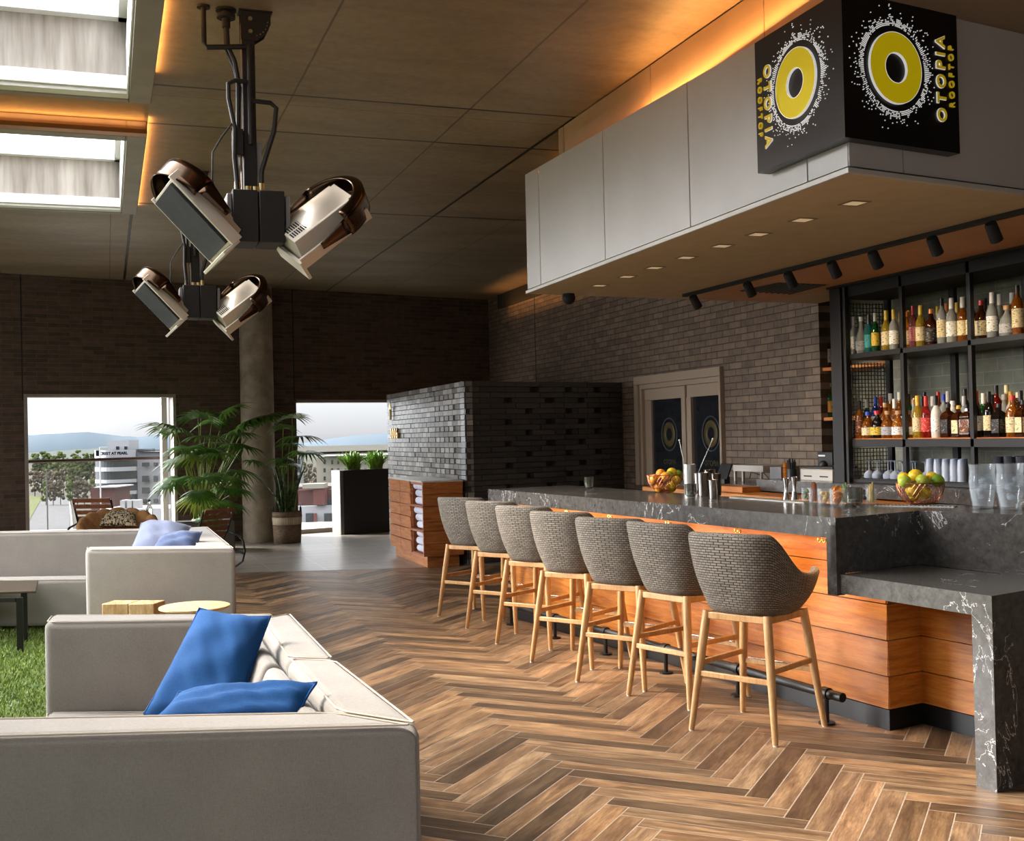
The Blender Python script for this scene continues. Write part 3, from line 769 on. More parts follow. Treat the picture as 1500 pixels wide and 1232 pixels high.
# recess line
rdir = (cE-cR); rdir.z = 0; rdir.normalize()
rn = cR+rdir*.90
bk = [(4.46, 4.3+.0), (4.46, 4.75)]
bar = thing('bar_counter', 'long L-shaped bar with black marble top, waterfall end and orange wood front', 'bar counter', (3.5, 6, 0))
OB = Vector((3.5, 6, 0))
def LB(p, z=None): return (p[0]-OB.x, p[1]-OB.y) if z is None else (p[0]-OB.x, p[1]-OB.y, z)
backL = Vector((3.66, 8.9, 0)); 
b1 = atz(1075, 728, HC); b2 = atz(1219, 738, HC); b3 = atz(1290, 741.5, HC)
top = [cA, cB, cR, rn, rn+Vector((.42, .1, 0)), Vector((4.30, 5.1, 0)), b2, b1, Vector((3.66, 8.90, 0))]
top = [LB(p) for p in top]
mb = MB(); mb.hexa(top, HC-.035, HC); mb.build('counter_top', m_marb, bar, smooth=False)
# thick front apron (mitred slab edge) and the downstand next to the lower counter
sl = .098
mb = MB()
a, b = cA, cB
mb.hexa([LB(p) for p in (a, b, b+bn*.05, a+bn*.05)], HC-sl, HC-.035)
fe = cA+(farR-cA).normalized()*.05
mb.hexa([LB(p) for p in (cA+bn*.05, fe+bn*.02, Vector((3.66, 8.90, 0)), Vector((3.66, 8.85, 0)))], HC-sl, HC-.035)
mb.build('counter_apron', m_marb, bar, smooth=False)
mb = MB(); w_ = .068
pz = cB-bdir*w_*1.0
mb.hexa([LB(p) for p in (pz, cB, cB+bn*.05, pz+bn*.05)], HL-.10, HC-sl)   # downstand
mb.hexa([LB(p) for p in (cB, cR, cR-bdir*.04, cB-bdir*.04)], HL-.0, HC-.035)   # step side
mb.hexa([LB(p) for p in (cR, rn, rn+Vector((.05, .01, 0)), cR+Vector((.05, 0, 0)))], HL, HC-.035)   # step back
mb.build('step_cladding', m_marb, bar, smooth=False)
lC = lB+Vector((.83, .225, 0))
lowpoly = [lA, lB, lC, cR+Vector((.045, .02, 0)), cB+bn*.02]
mb = MB(); mb.hexa([LB(p) for p in lowpoly], HL-.09, HL); mb.build('lower_counter', m_marb, bar, smooth=False, bev=.003)
# waterfall leg
lg0 = atz(1457, 1160.5, 0)
ld = (lC-lB); ld.z = 0; ld.normalize(); back = -((lB-lA).normalized()); back.z = 0
wl = .105
mb = MB(); q0_ = Vector((lB.x, lB.y, 0)); mb.hexa([LB(p) for p in (q0_, q0_+ld*.84, q0_+ld*.84+back*wl, q0_+back*wl)], 0, HL-.09)
mb.build('waterfall_leg', m_marb, bar, smooth=False)
# wooden front
m_orng = wood_mat('orange_cedar', (160, 88, 26), (196, 118, 40), (214, 144, 66), axis=(1.5, 1.2, 14), scale=2.2, rough=.42)
kdir = (kc-atz(1106.7, 1011.2, 0)); kdir.z = 0; kdir.normalize()
kfar = kc-kdir*4.15
print('kick far', kfar)
nb = Vector((kdir.y, -kdir.x, 0)); 
if nb.x > 0: nb = -nb          # outward (-X)
outs = [(kfar, kc, nb), (kc, ki, None), (ki, kl, None)]
mb = MB(); zs = [.10, .262, .44, .62, .80, .975]
def boards(p, q, z0s, outward, thick=.02, lap=.006):
    d = (q-p).normalized()
    for z0, z1 in zip(z0s, z0s[1:]):
        cpt = (p+q)/2; h = (z1-z0)
        v = [LB(p+outward*0, z0+.004), LB(q, z0+.004), LB(q-outward*0, z1), LB(p, z1)]
        pts = []
        for (pt, z, o_) in ((p, z0+.006, lap), (q, z0+.006, lap), (q, z1, 0), (p, z1, 0)): r = pt+outward*o_; pts.append((r.x-OB.x, r.y-OB.y, z))
        for (pt, z) in ((p, z0+.006), (q, z0+.006), (q, z1), (p, z1)): r = pt-outward*thick; pts.append((r.x-OB.x, r.y-OB.y, z))
        mb.add(pts, [[0, 1, 2, 3], [7, 6, 5, 4], [0, 4, 5, 1], [1, 5, 6, 2], [2, 6, 7, 3], [3, 7, 4, 0]])
o2 = Vector(((ki-kc).y, -(ki-kc).x, 0)).normalized()
if o2.y > 0: o2 = -o2
kl2 = ki+(kl-ki).normalized()*.30
o3 = Vector((-(kl-ki).y, (kl-ki).x, 0)).normalized()
if o3.x > 0: o3 = -o3
boards(kfar, kc, zs[:5], nb); boards(kfar, kc-kdir*.09, zs[4:], nb); boards(kc-o2*0, ki, zs[:5], o2); boards(ki, kl2+(kl2-ki)*.6, zs[:5], o3)
far_in = kfar+Vector((.42, .06, 0)); o4 = Vector((0, 1, 0)); boards(kfar, far_in, zs, o4)
bo = mb.build('wood_front', m_orng, bar, smooth=False)
bm_ = bmesh.new(); bm_.from_mesh(bo.data); bmesh.ops.recalc_face_normals(bm_, faces=bm_.faces); bm_.to_mesh(bo.data); bm_.free()
mb = MB(); ins = .006
mb.hexa([LB(p) for p in (kfar-nb*ins, kc-kdir*.12-nb*ins, kc-kdir*.12-nb*.4, kfar-nb*.4)], .09, HC-.04)
mb.build('carcass', m_dark, bar, smooth=False)
mb = MB(); mb.hexa([LB(p) for p in (ki-o3*.03, kl2+(kl2-ki)*.6-o3*.03, kl2-o3*.3, ki-o3*.3+Vector((0, .3, 0)))], .09, HL-.09)
mb.build('carcass', m_dark, bar, smooth=False)
mb = MB()
def kick(p, q, o_): mb.hexa([LB(r) for r in (p+o_*.003, q+o_*.003, q-o_*.02, p-o_*.02)], 0, .10)
kick(kfar, kc, nb); kick(kc+nb*.003, ki, o2); kick(ki, kl2+(kl2-ki)*.6, o3); kick(kfar, far_in, o4)
mb.build('toe_kick', plain('toe_kick_black', (14, 12, 11), .35), bar, smooth=False)
# outlet box on recess boards
pp = ki.lerp(kl2, .93)
# foot rail
fr = thing('foot_rail', 'black tubular foot rail on posts along the bar front', 'foot rail', (0, 0, 0))
fo = nb*.17
ra = kfar+kdir*.15+fo; rb_ = kc-kdir*.14+fo
ra = Vector((ra.x, ra.y, .155)); rb_ = Vector((rb_.x, rb_.y, .155))
MB().tube([ra, rb_], .024, 14).build('rail_tube', m_black, fr)
Lr = (rb_-ra).length; k = 0; N = 6
for i in range(N):
    p = ra.lerp(rb_, (.12+i*(Lr-.24)/(N-1))/Lr)
    mb = MB(); mb.tube([(p.x, p.y, 0.008), (p.x, p.y, .155)], .013, 10); mb.cyl(p.x, p.y, 0, .01, .042); mb.tube([p-kdir*.022, p+kdir*.022], .031, 14)
    mb.build('post', m_black, fr)
# hooks under the counter
hk = None; m_hook = plain('brass_hook', (215, 180, 110), .25, 1.)
hpx = [(778, 746), (827, 752), (890, 762), (975, 772), (1076, 783), (1199, 795)]
for i, (x, y) in enumerate(hpx):
    p = atpl(x, y, (cA.x+bn.x*.17, cA.y+bn.y*.17), (cB.x+bn.x*.17, cB.y+bn.y*.17)); 
    if hk is None:
        hk = thing('bag_hook', '', 'hook', (p.x+.02, p.y, HC-.072), 0, 'brass bag hooks under the bar top')
        mb = MB(); mb.cyl(0, 0, -.012, .037, .018, n=12); mb.cyl(0, 0, -.065, -.01, .005, n=8); mb.build('plate', m_hook, hk)
        for s_ in (-1, 1):
            mb = MB(); mb.tube([(0, 0, -.06)]+[(0, s_*(.018-.018*cos(a)), -.062-.018*sin(a)) for a in [k*PI/6 for k in range(1, 7)]], .004, 8); mb.build('prong', m_hook, hk)
        o = hk
    else: o = copy_tree(hk); o.location = (p.x, p.y, HC-.072)
    o.location.x += .02
    o['label'] = 'small brass double hook under the bar top edge, %s from the far end' % ORD[i]
# amber strip under the front edge of the bar top
mb = MB(); a_ = cA+bn*.16+bdir*.1; b_ = cB+bn*.16-bdir*.1; mb.beam((a_.x-OB.x, a_.y-OB.y, HC-.098), (b_.x-OB.x, b_.y-OB.y, HC-.098), .012, .006); mb.build('led_strip', glow('led_warm', (255, 190, 110), 2.), bar)
# ================================================================== STOOLS
def wicker():
    n = NT('woven_taupe_rope'); uv = n.add('ShaderNodeUVMap'); br = n.add('ShaderNodeTexBrick'); br.offset = .5
    n.link(uv.outputs[0], br.inputs['Vector'])
    for k, v in (('Scale', 1.), ('Mortar Size', .0026), ('Mortar Smooth', .7), ('Brick Width', .034), ('Row Height', .0135), ('Bias', 0.)): br.inputs[k].default_value = v
    br.inputs['Color1'].default_value = lin((136, 125, 111)); br.inputs['Color2'].default_value = lin((110, 100, 88)); br.inputs['Mortar'].default_value = lin((30, 26, 22))
    n.col(br.outputs['Color']); n.inp(Roughness=.75)

    n.bump(n.math('SUBTRACT', 1., br.outputs['Fac']), .9, .006); return n.m
m_wick = wicker()
m_oak = wood_mat('pale_teak', (166, 118, 70), (188, 142, 90), (200, 156, 106), axis=(12, 12, 1.2), scale=2., rough=.45, bump=.05)
m_cush = noisy('taupe_cushion', (140, 130, 118), (156, 146, 134), 120, .9, .2)
def stool():
    t = thing('bar_stool', 'x', 'bar stool', (0, 0, 0), 0, 'bar stools along the bar')
    PM = math.radians(134)
    def sg_(x, n): return math.copysign(abs(x)**(2/n), x)
    def hz(ph):
        a = abs(math.degrees(ph))
        if a < 44: return .988-.004*(a/44)**2
        if a < 96: k = (a-44)/52.; return .984-.205*(k*k*(3-2*k))
        return .779+.012*(a-96)/35
    def P(ph, t_, inset=0.):
        a = -.205*(1-t_)-.305*t_-.012*sin(PI*t_); bb = .215*(1-t_)+.295*t_+.015*sin(PI*t_)
        x = sg_(cos(ph), 2.7); y = sg_(sin(ph), 2.7)
        ax = abs(a) if cos(ph) > 0 else (.215+.085*t_)
        r = 1-inset/.27
        return Vector((-x*ax*r, y*bb*r, .605+(hz(ph)-.605)*t_ + (0.012*(1-t_)**3)))
    perim = 1.55
    def outer(u, v):
        ph = -PM+2*PM*u
        if v < .18:                  # rounded bottom tuck
            k = v/.18; q = P(ph, 0); c_ = 1-.16*(1-k)**2; return Vector((q.x*c_, q.y*c_, .585+.035*k**.7))
        return P(ph, (v-.18)/.82*(1.)+0.0)
    nu, nv = 56, 16
    mb = MB(); 
    th = .034
    # continuous section: outer bottom -> top -> rolled rim -> inner bottom
    def sect(u, w):
        ph = -PM+2*PM*u
        if w < .5: return outer(u, w/.5)
        if w < .6:
            k = (w-.5)/.1; q0_ = P(ph, 1); q1_ = P(ph, 1, th); c_ = (q0_+q1_)/2; r_ = (q0_-q1_)/2
            return c_+r_*cos(PI*k)+Vector((0, 0, .016*sin(PI*k)))
        k = (w-.6)/.4; return P(ph, 1-k*.9, th)
    mb.grid(sect, nu, 40, uv=False)
    # uv in metres
    uvs = []
    W_ = 41
    for i in range(nu):
        for j in range(40):
            def lu(i_, j_): return (i_/nu*perim, j_/40*1.0*.95)
            uvs.append([lu(i, j), lu(i+1, j), lu(i+1, j+1), lu(i, j+1)])
    mb.uv = uvs; mb.useuv = True
    for u in (0, 1):               # close the arm ends
        vs = [sect(u, j/40) for j in range(41)]; cc = sum(vs, Vector())/41; b = len(mb.v)
        mb.v += vs; f = list(range(b, b+41)); mb.f.append(f if u == 0 else f[::-1]); mb.c.append(None); mb.uv.append([(v.x, v.z) for v in (vs if u == 0 else vs[::-1])]); mb.mi.append(0)
    sh = mb.build('woven_shell', m_wick, t, ang=1.2)
    bm_ = bmesh.new(); bm_.from_mesh(sh.data); bmesh.ops.recalc_face_normals(bm_, faces=bm_.faces); bm_.to_mesh(sh.data); bm_.free()
    # seat cushion
    mb = MB(); n = 40
    def cu(u, v):
        a = 2*PI*u; x = sg_(cos(a), 2.8); y = sg_(sin(a), 2.8); 
        prof = [(0.0, .625), (.8, .625), (.97, .632), (1., .65), (.97, .672), (.85, .685), (0, .69)]
        k = v*6; i = min(int(k), 5); f_ = k-i; r = prof[i][0]*(1-f_)+prof[i+1][0]*f_; z = prof[i][1]*(1-f_)+prof[i+1][1]*f_
        return Vector((x*.19*r+.01, y*.20*r, z))
    mb.grid(cu, n, 12, closeu=True); mb.build('seat_cushion', m_cush, t, ang=1.2)
    tops = {}; feet = {}
    for sx in (-1, 1):
        for sy in (-1, 1):
            T_ = Vector((sx*.172, sy*.172, .60)); Fo = Vector((sx*.238, sy*.238, 0.006)); tops[sx, sy] = T_; feet[sx, sy] = Fo
            pts = [Fo.lerp(T_, k/6) for k in range(7)]; rs = [.0145, .0165, .0185, .0205, .022, .022, .021]
            l = MB().tube(pts, rs, 14).build('leg', m_oak, t)
            MB().cyl(Fo.x, Fo.y, 0, .007, .012, n=12).build('foot_glide', m_white, l)
    def at(k, z): return feet[k].lerp(tops[k], z/.6)
    mb = MB()
    cs = [(-1, -1), (1, -1), (1, 1), (-1, 1)]
    for i in range(4): mb.beam(at(cs[i], .578), at(cs[(i+1) % 4], .578), .024, .034)
    mb.build('seat_frame', m_oak, t, bev=.004)
    for (a, b, z) in (((-1, -1), (-1, 1), .285), ((1, -1), (1, 1), .285), ((-1, -1), (1, -1), .335), ((-1, 1), (1, 1), .335)):
        s_ = MB().beam(at(a, z), at(b, z), .018, .028).build('stretcher', m_oak, t, bev=.004)
        if a[0] == 1 and b[0] == 1:
            p, q = at(a, z+.017), at(b, z+.017); d_ = (q-p)*.09
            MB().beam(p+d_, q-d_, .024, .006).build('foot_plate', m_steel, s_, bev=.001)
    return t
feetA = [(643, 903), (684, 921), (728, 943), (779, 970), (846, 999), (921, 1019), (1013, 1070)]
faces = [34, 34, 33, 33, 32, 18, 27]
labs = ['farthest one, beside the towel cabinet', 'second from the far end of the row', 'third from the far end of the row', 'middle one of the seven', 'third from the near end of the row', 'second from the near end', 'nearest one, against the marble step']
st0 = stool()
for i, ((x, y), a) in enumerate(zip(feetA, faces)):
    o = st0 if i == 0 else copy_tree(st0)
    p = atz(x, y, 0); a = math.radians(a); R_ = Matrix.Rotation(a, 3, 'Z'); off = R_ @ Vector((-.238, .238, 0))
    o.location = (p.x-off.x, p.y-off.y, 0); o.rotation_euler = (0, 0, a)
    o['label'] = 'woven taupe bar stool with pale wood legs, '+labs[i]

# ================================================================== SOFAS
def fabric(name, c1, c2):
    n = NT(name); P = n.coords(scale=(1, 1, 1)); a = n.noise(n.coords(scale=(60, 60, 400)), 1.5, 3); b = n.noise(n.coords(scale=(300, 300, 60)), 1.5, 3); c = n.noise(P, 5, 4)
    f = n.math('ADD', n.math('MULTIPLY', n.math('ADD', a, b), .35), n.math('MULTIPLY', c, .3))
    n.col(n.ramp(f, [(.35, lin(c1)), (.65, lin(c2))])); n.inp(Roughness=.95); n.b.inputs['Sheen Weight'].default_value = .2; n.bump(f, .35, .003); return n.m
m_sofa = fabric('grey_beige_upholstery', (127, 119, 111), (152, 143, 134))
m_pipe = plain('light_piping', (186, 172, 156), .8)
def soft(poly, z0, z1, bevr=.035, crown=.006, name='x', parent=None, O=Vector((0, 0, 0)), pipe=True, mat=None):
    mb = MB(); n = len(poly); P = [Vector((p[0]-O.x, p[1]-O.y, 0)) for p in poly]
    mb.hexa([(p.x, p.y) for p in P], z0, z1)
    o = mb.build(name, mat or m_sofa, parent, bev=bevr, seg=4, ang=1.3)
    if pipe:
        c = sum(P, Vector())/n; pts = []
        for p in P+[P[0]]:
            d = (c-p); d.normalize(); pts.append(Vector((p.x, p.y, z1-.004))+d*bevr*.35)
        # rounded closed loop of piping just inside the top edge
        loop = []
        for i in range(n):
            a, b = P[i], P[(i+1) % n]; e = (b-a).normalized(); r_ = min(bevr*1.1, (b-a).length*.3)
            inw = (c-(a+b)/2); inw -= e*inw.dot(e); inw.normalize()
            loop.append(a+e*r_+inw*bevr*.32); loop.append(b-e*r_+inw*bevr*.32)
        loop = [Vector((q.x, q.y, z1-.003)) for q in loop]; loop.append(loop[0])
        MB().tube(loop, .003, 6, cap=False).build('piping', m_pipe, o)
    return o
SH1, SS1 = .76, .385
def wz(z): return lambda x, y: atz(x, y, z)
g = wz(SH1)
# outlines on the top plane (pixel corners of the visible top edges)
nOL, nOR = g(-330, 1087), g(619, 1061); nIL, nIR = g(-330, 1056), g(491, 1041)
seamO, seamI = g(494, 965), g(420, 963)
fOR, fIR = g(427, 897), g(378, 906)
fIL, fOL = g(64, 911), g(73, 900)
fIR2 = fIL+(g(300, 905)-fIL).normalized()*((fIR-fIL).length)
sf = thing('modular_sofa', 'large grey modular sofa nearest the camera, two blue cushions in its corner', 'sofa', (0, 0, 0))
bx = .012
def V2(p): return (p.x, p.y)
soft([nOL, nOR, nIR, nIL], .04, SH1, name='near_backrest', parent=sf)
soft([nIR+Vector((0, .006, 0)), nOR+Vector((0, .006, 0)), seamO, seamI], .04, SH1, name='side_backrest', parent=sf)
fRc = fIR
soft([seamI+Vector((0, .008, 0)), seamO+Vector((0, .008, 0)), fOR, fIR], .04, SH1, name='side_backrest', parent=sf)
soft([fIL, fIR+Vector((-.006, 0, 0)), fOR+Vector((-.05, .0, 0)), fOL], .04, SH1, name='far_armrest', parent=sf)
ns = nIL.lerp(nIR, .0); 
mid_l = fIL.lerp(nIL, 0)+Vector((0, 0, 0))
m1 = Vector((fIL.x-.02, nIL.lerp(nIR, (fIL.x-nIL.x)/(nIR.x-nIL.x)).y, 0))
mm = (seamI.y)
soft([Vector((nIL.x, nIL.y+.006, 0)), nIR+Vector((-.006, .006, 0)), seamI+Vector((-.006, 0, 0)), Vector((fIL.x-.02, seamI.y+.35, 0)), Vector((nIL.x, nIL.y+.9, 0))], .06, SS1, name='seat_cushion', parent=sf)
soft([Vector((fIL.x-.02, seamI.y+.358, 0)), seamI+Vector((-.006, .008, 0)), fIR+Vector((-.008, -.008, 0)), fIL+Vector((.0, -.008, 0))], .06, SS1, name='seat_cushion', parent=sf)
# back cushions resting on the side backrest inside
def slab(pts, th, name, parent, mat, bevr=.03):
    a, b, c, d = map(Vector, pts); n = (b-a).cross(d-a).normalized(); mb = MB()
    vs = [a, b, c, d, a+n*th, b+n*th, c+n*th, d+n*th]
    mb.add(vs, [[3, 2, 1, 0], [4, 5, 6, 7], [0, 1, 5, 4], [1, 2, 6, 5], [2, 3, 7, 6], [3, 0, 4, 7]])
    o = mb.build(name, mat, parent, bev=bevr, seg=4, ang=1.3)
    bm_ = bmesh.new(); bm_.from_mesh(o.data); bmesh.ops.recalc_face_normals(bm_, faces=bm_.faces); bm_.to_mesh(o.data); bm_.free(); return o
for (p, q) in ((nIR, seamI), (seamI, fIR)):
    a = Vector((p.x-.004, p.y+.02, SH1-.04)); b = Vector((q.x-.004, q.y-.02, SH1-.04)); c = Vector((q.x-.15, q.y-.02, SS1-.0)); d = Vector((p.x-.15, p.y+.02, SS1-.0))
    slab([a, b, c, d], .07, 'back_cushion', sf, m_sofa)

def pillow(name, corners, th, mat, label, cat='cushion', group=None, pinch=.06, wr=.004):
    P = [Vector(c) for c in corners]; c0 = sum(P, Vector())/4; nrm = (P[1]-P[0]).cross(P[3]-P[0]).normalized()
    t = thing(name, label, cat, c0, 0, group); N = 22; mb = MB(); rg = random.Random(len(label))
    ph = [rg.uniform(0, 6) for _ in range(6)]
    def S(u, v, s_):
        uu, vv = 2*u-1, 2*v-1
        k = 1-pinch*(1-abs(uu)**2)*abs(vv)**3; k2 = 1-pinch*(1-abs(vv)**2)*abs(uu)**3
        u_, v_ = (uu*k2+1)/2, (vv*k+1)/2
        p = P[0].lerp(P[1], u_).lerp(P[3].lerp(P[2], u_), v_)
        h = (max(0, 1-abs(uu)**2.6)*max(0, 1-abs(vv)**2.6))**.55
        w_ = wr*(sin(uu*7+ph[0]+vv*3)+sin(vv*9+ph[1]-uu*4)+.6*sin((uu+vv)*14+ph[2]))*h
        return p-c0+nrm*s_*(th/2*h+w_)
    mb.grid(lambda u, v: S(u, v, 1), N, N); mb.grid(lambda u, v: S(u, v, -1), N, N, flip=True)
    mb.build('cover', mat, t, ang=1.4)
    edge = [S(k/N, 0, 0) for k in range(N)]+[S(1, k/N, 0) for k in range(N)]+[S(1-k/N, 1, 0) for k in range(N)]+[S(0, 1-k/N, 0) for k in range(N+1)]
    MB().tube(edge, .004, 6, cap=False).build('seam', mat, t)
    return t
m_blue = fabric('royal_blue_linen', (0, 56, 108), (4, 78, 138)); m_blue.node_tree.nodes['Principled BSDF'].inputs['Sheen Weight'].default_value = 0.
m_pale = fabric('dusty_blue_linen', (102, 108, 134), (126, 132, 156))
m_pale2 = fabric('slate_blue_linen', (56, 70, 106), (76, 90, 126))
m_pale.node_tree.nodes['Principled BSDF'].inputs['Sheen Weight'].default_value = .1
# front sofa pillows: corners located on the sofa
def D_of(p): return (Vector(p)-C0).dot(FW)
d_base = D_of(atz(300, 1045, SS1+.02)); 
pillow('throw_pillow', [atd(211, 1046, d_base*.85), atd(338, 1088, d_base*.83), atd(396, 903, d_base*.91), atd(292, 891, d_base*.93)], .15, m_blue, 'large bright blue linen cushion leaning upright in the corner of the nearest sofa', group=None)
d2 = D_of(nIR)*1.045
pillow('throw_pillow', [atd(221, 1056, d2), atd(438, 1062, d2*.99), atd(464, 1000, d2*1.02), atd(262, 1014, d2*1.07)], .085, m_blue, 'blue linen cushion lying on edge along the near arm of the nearest sofa')
# second sofa
SH2, SS2 = .78, .42
g = wz(SH2)
a0, a1 = g(125, 805), g(345, 803); th2 = .22
a2 = g(305, 771); a3 = g(-60, 773)
dirY = (a2-a1).normalized(); i1 = a1+dirY*th2-Vector((.22, -.06, 0)); 
inn_r = (a1+Vector((-.24, .2, 0)), a2+Vector((-.24, -.18, 0)))
s2f = thing('modular_sofa', 'grey modular sofa farther back with pale blue cushions at its right', 'sofa', (0, 0, 0))
ad = (a1-a0).normalized(); ay = Vector((0, 1, 0))
soft([a0, a1, a1+ay*.24, a0+ay*.24], .04, SH2, name='near_backrest', parent=s2f)
soft([a1+ay*.25-ad*.25, a1+ay*.25, a2, a2-Vector((.25, 0, 0))], .04, SH2, name='side_backrest', parent=s2f)
bL = g(-300, 776)
bI = [Vector((p.x, p.y, 0)) for p in (atz(-300, 782, SH2), atz(292, 776, SH2))]
bd = Vector((1, -.42, 0)).normalized()
q1_ = Vector((a2.x-.256, a2.y, 0)); q0_ = q1_-bd*4.5
soft([q0_-Vector((0, .24, 0)), q1_-Vector((0, .24, 0)), q1_, q0_], .04, SH2, name='far_backrest', parent=s2f)
f0 = atz(0, 926, 0); f1 = atz(125, 926, 0); fd = Vector((1, -.45, 0)).normalized()
fL = f0-fd*2.2; fR = a0+Vector((.0, .25, 0)); fR = Vector((a0.x+.0, f0.y-(a0.x-f0.x)*.45, 0))
soft([fL, fR, Vector((fR.x, q1_.y-.3+(q1_.x-fR.x)*.42, 0)), q0_+Vector((0, -.25, 0))], .04, SS2, name='seat_cushion', parent=s2f)
fR2 = a1-ad*.256+ay*.25
soft([a0+ay*.248, fR2, a2-Vector((.256, .26, 0)), Vector((fR.x+.008, q1_.y-.3+(q1_.x-fR.x)*.42, 0))], .04, SS2, name='seat_cushion', parent=s2f)
dd = D_of(atz(240, 800, SH2))
pillow('throw_pillow', [atd(186, 815, dd*1.05), atd(262, 818, dd*1.05), atd(280, 771, dd*1.12), atd(207, 766, dd*1.14)], .2, m_pale, 'pale lavender blue cushion leaning in the corner of the farther sofa')
pillow('throw_pillow', [atd(221, 812, dd*1.035), atd(286, 812, dd*1.02), atd(296, 779, dd*1.04), atd(234, 790, dd*1.06)], .16, m_pale2, 'small slate blue cushion in front of the pale one on the farther sofa')

# ================================================================== LOW TABLES
m_tan = wood_mat('pale_round_top', (196, 160, 118), (212, 178, 136), (222, 190, 150), axis=(1, 8, 1), scale=2, rough=.5)
p = atz(285, 887, .50)
t = thing('side_table', 'round pale wood side table between the two grey sofas', 'side table', (p.x, p.y, 0))
MB().lathe([(0, .48), (.20, .48), (.213, .488), (.213, .497), (.205, .50), (0, .50)], 48).build('table_top', m_tan, t)
MB().cyl(0, 0, .012, .48, .022).build('stem', m_black, t); MB().lathe([(0, 0), (.15, 0), (.15, .006), (.03, .014), (0, .014)], 32).build('base', m_black, t)
m_block = wood_mat('raw_block', (170, 126, 78), (206, 166, 116), (224, 190, 146), axis=(10, 2, 2), scale=2, rough=.7)
t0 = None
for i, (xa, xb) in enumerate(((149, 187), (188, 225))):
    a, b = atz(xa, 884.5, .45), atz(xb, 884.5, .45)
    y0 = a.y; d = (b-a); d.z = 0
    if t0 is None: t0 = thing('wood_block_stool', 'low side table of two squared raw timber blocks beside the round table', 'side table', (a.x, y0, 0)); OO = Vector((a.x, y0, 0))
    q = a-OO; e = b-OO; n_ = Vector((-d.y, d.x, 0)).normalized()*.17
    MB().hexa([(q.x, q.y), (e.x, e.y), (e.x+n_.x, e.y+n_.y), (q.x+n_.x, q.y+n_.y)], 0, .45).build('timber_block', m_block, t0, bev=.006)
# brown coffee table at the left edge
m_brn = plain('bronze_table', (88, 74, 60), .45, .3)
zt_ = .42
c1, c2 = atz(53, 865, zt_), atz(56, 850, zt_)
t = thing('coffee_table', 'brown metal coffee table on dark legs over the grass', 'coffee table', (0, 0, 0))
c3, c4 = atz(-90, 850, zt_), atz(-90, 866, zt_)
c3 = c2+Vector((-1.2, .45, 0)); c4 = c1+Vector((-1.2, .45, 0))
MB().hexa([V2(p) for p in (c1, c2, c3, c4)], zt_-.02, zt_).build('table_top', m_brn, t, bev=.006)
for nm, (x, y), hh in (('leg', (30, 956), 0), ('leg', (36.5, 941), 0)):
    p = atz(x, y, 0); MB().box(p.x-.022, p.x+.022, p.y-.02, p.y+.02, 0, zt_-.02).build('leg', m_black, t)
for p in (c3+Vector((.15, -.1, 0)), c4+Vector((.15, .1, 0))): MB().box(p.x-.02, p.x+.02, p.y-.02, p.y+.02, 0, zt_-.02).build('leg', m_black, t)
l1 = atz(30, 956, 0); MB().beam((l1.x-.022, l1.y, zt_-.035), (l1.x-1.0, l1.y+.45, zt_-.035), .03, .03).build('apron', m_black, t)
# round ottoman peeking in at the left edge
p = atz(-27, 925, 0)
t = thing('pouf', 'beige rounded pouf on dark feet cut by the left edge', 'ottoman', (p.x, p.y, 0))
MB().lathe([(0, .12), (.14, .12), (.185, .17), (.195, .26), (.18, .34), (.13, .375), (0, .38)], 32).build('cushion', m_sofa, t)
for a in range(4): MB().cyl(.11*cos(a*PI/2+.6), .11*sin(a*PI/2+.6), 0, .125, .014).build('leg', m_black, t)
# ================================================================== TOWEL CABINET
kb0, kb1, kb2 = atz(625, 828, 0), atz(677, 827, 0), atz(572, 811, 0)
ct0 = Vector((3.50, 12.85, 0)); cxr = 3.90; CH = 1.0
ct0 = atz(619, 836, 0); ct0.z = 0
tR = atz(679.5, 829, 0)
cL = atz(561.5, 806, 0)
Yn, Yf, X0, X1 = 12.68, 14.30, 3.41, 3.885
m_cab = wood_mat('warm_cedar_cabinet', (150, 86, 38), (184, 112, 56), (206, 140, 82), axis=(1.5, 1.5, 14), scale=2.2, rough=.4)
m_cab_in = wood_mat('cabinet_inside', (120, 60, 24), (150, 82, 38), (170, 98, 50), axis=(1.5, 1.5, 14), scale=2.2, rough=.5)
cb = thing('towel_cabinet', 'cedar cabinet with lapped boards and open niches of rolled towels', 'cabinet', (X0, Yn, 0))
D_, W_ = Yf-Yn, X1-X0; zp = .13; nR = 6; rh = (CH-.015-zp)/nR
MB().box(.05, W_-.04, .05, D_-.05, 0, zp).build('plinth', m_cab, cb, bev=.003)
nich = .56     # niche section length from the near corner
mb = MB()
mb.box(.02, W_-.01, nich+.0, D_-.01, zp, CH-.02)      # solid part
mb.box(.30, W_-.01, .02, nich, zp, CH-.02)            # behind niches
mb.box(.0, .30, .0, .03, zp, CH-.02); mb.box(.02, .30, nich-.02, nich, zp, CH-.02)
mb.box(.01, .30, .03, nich, zp, zp+.02)
for k in (2, 4): mb.box(-.012, .30, -.012, nich-.0, zp+k*rh-.012, zp+k*rh+.012)
mb.box(.0, .30, .03, nich, CH-.05, CH-.02)
mb.build('body', m_cab_in, cb, bev=.002, smooth=False)
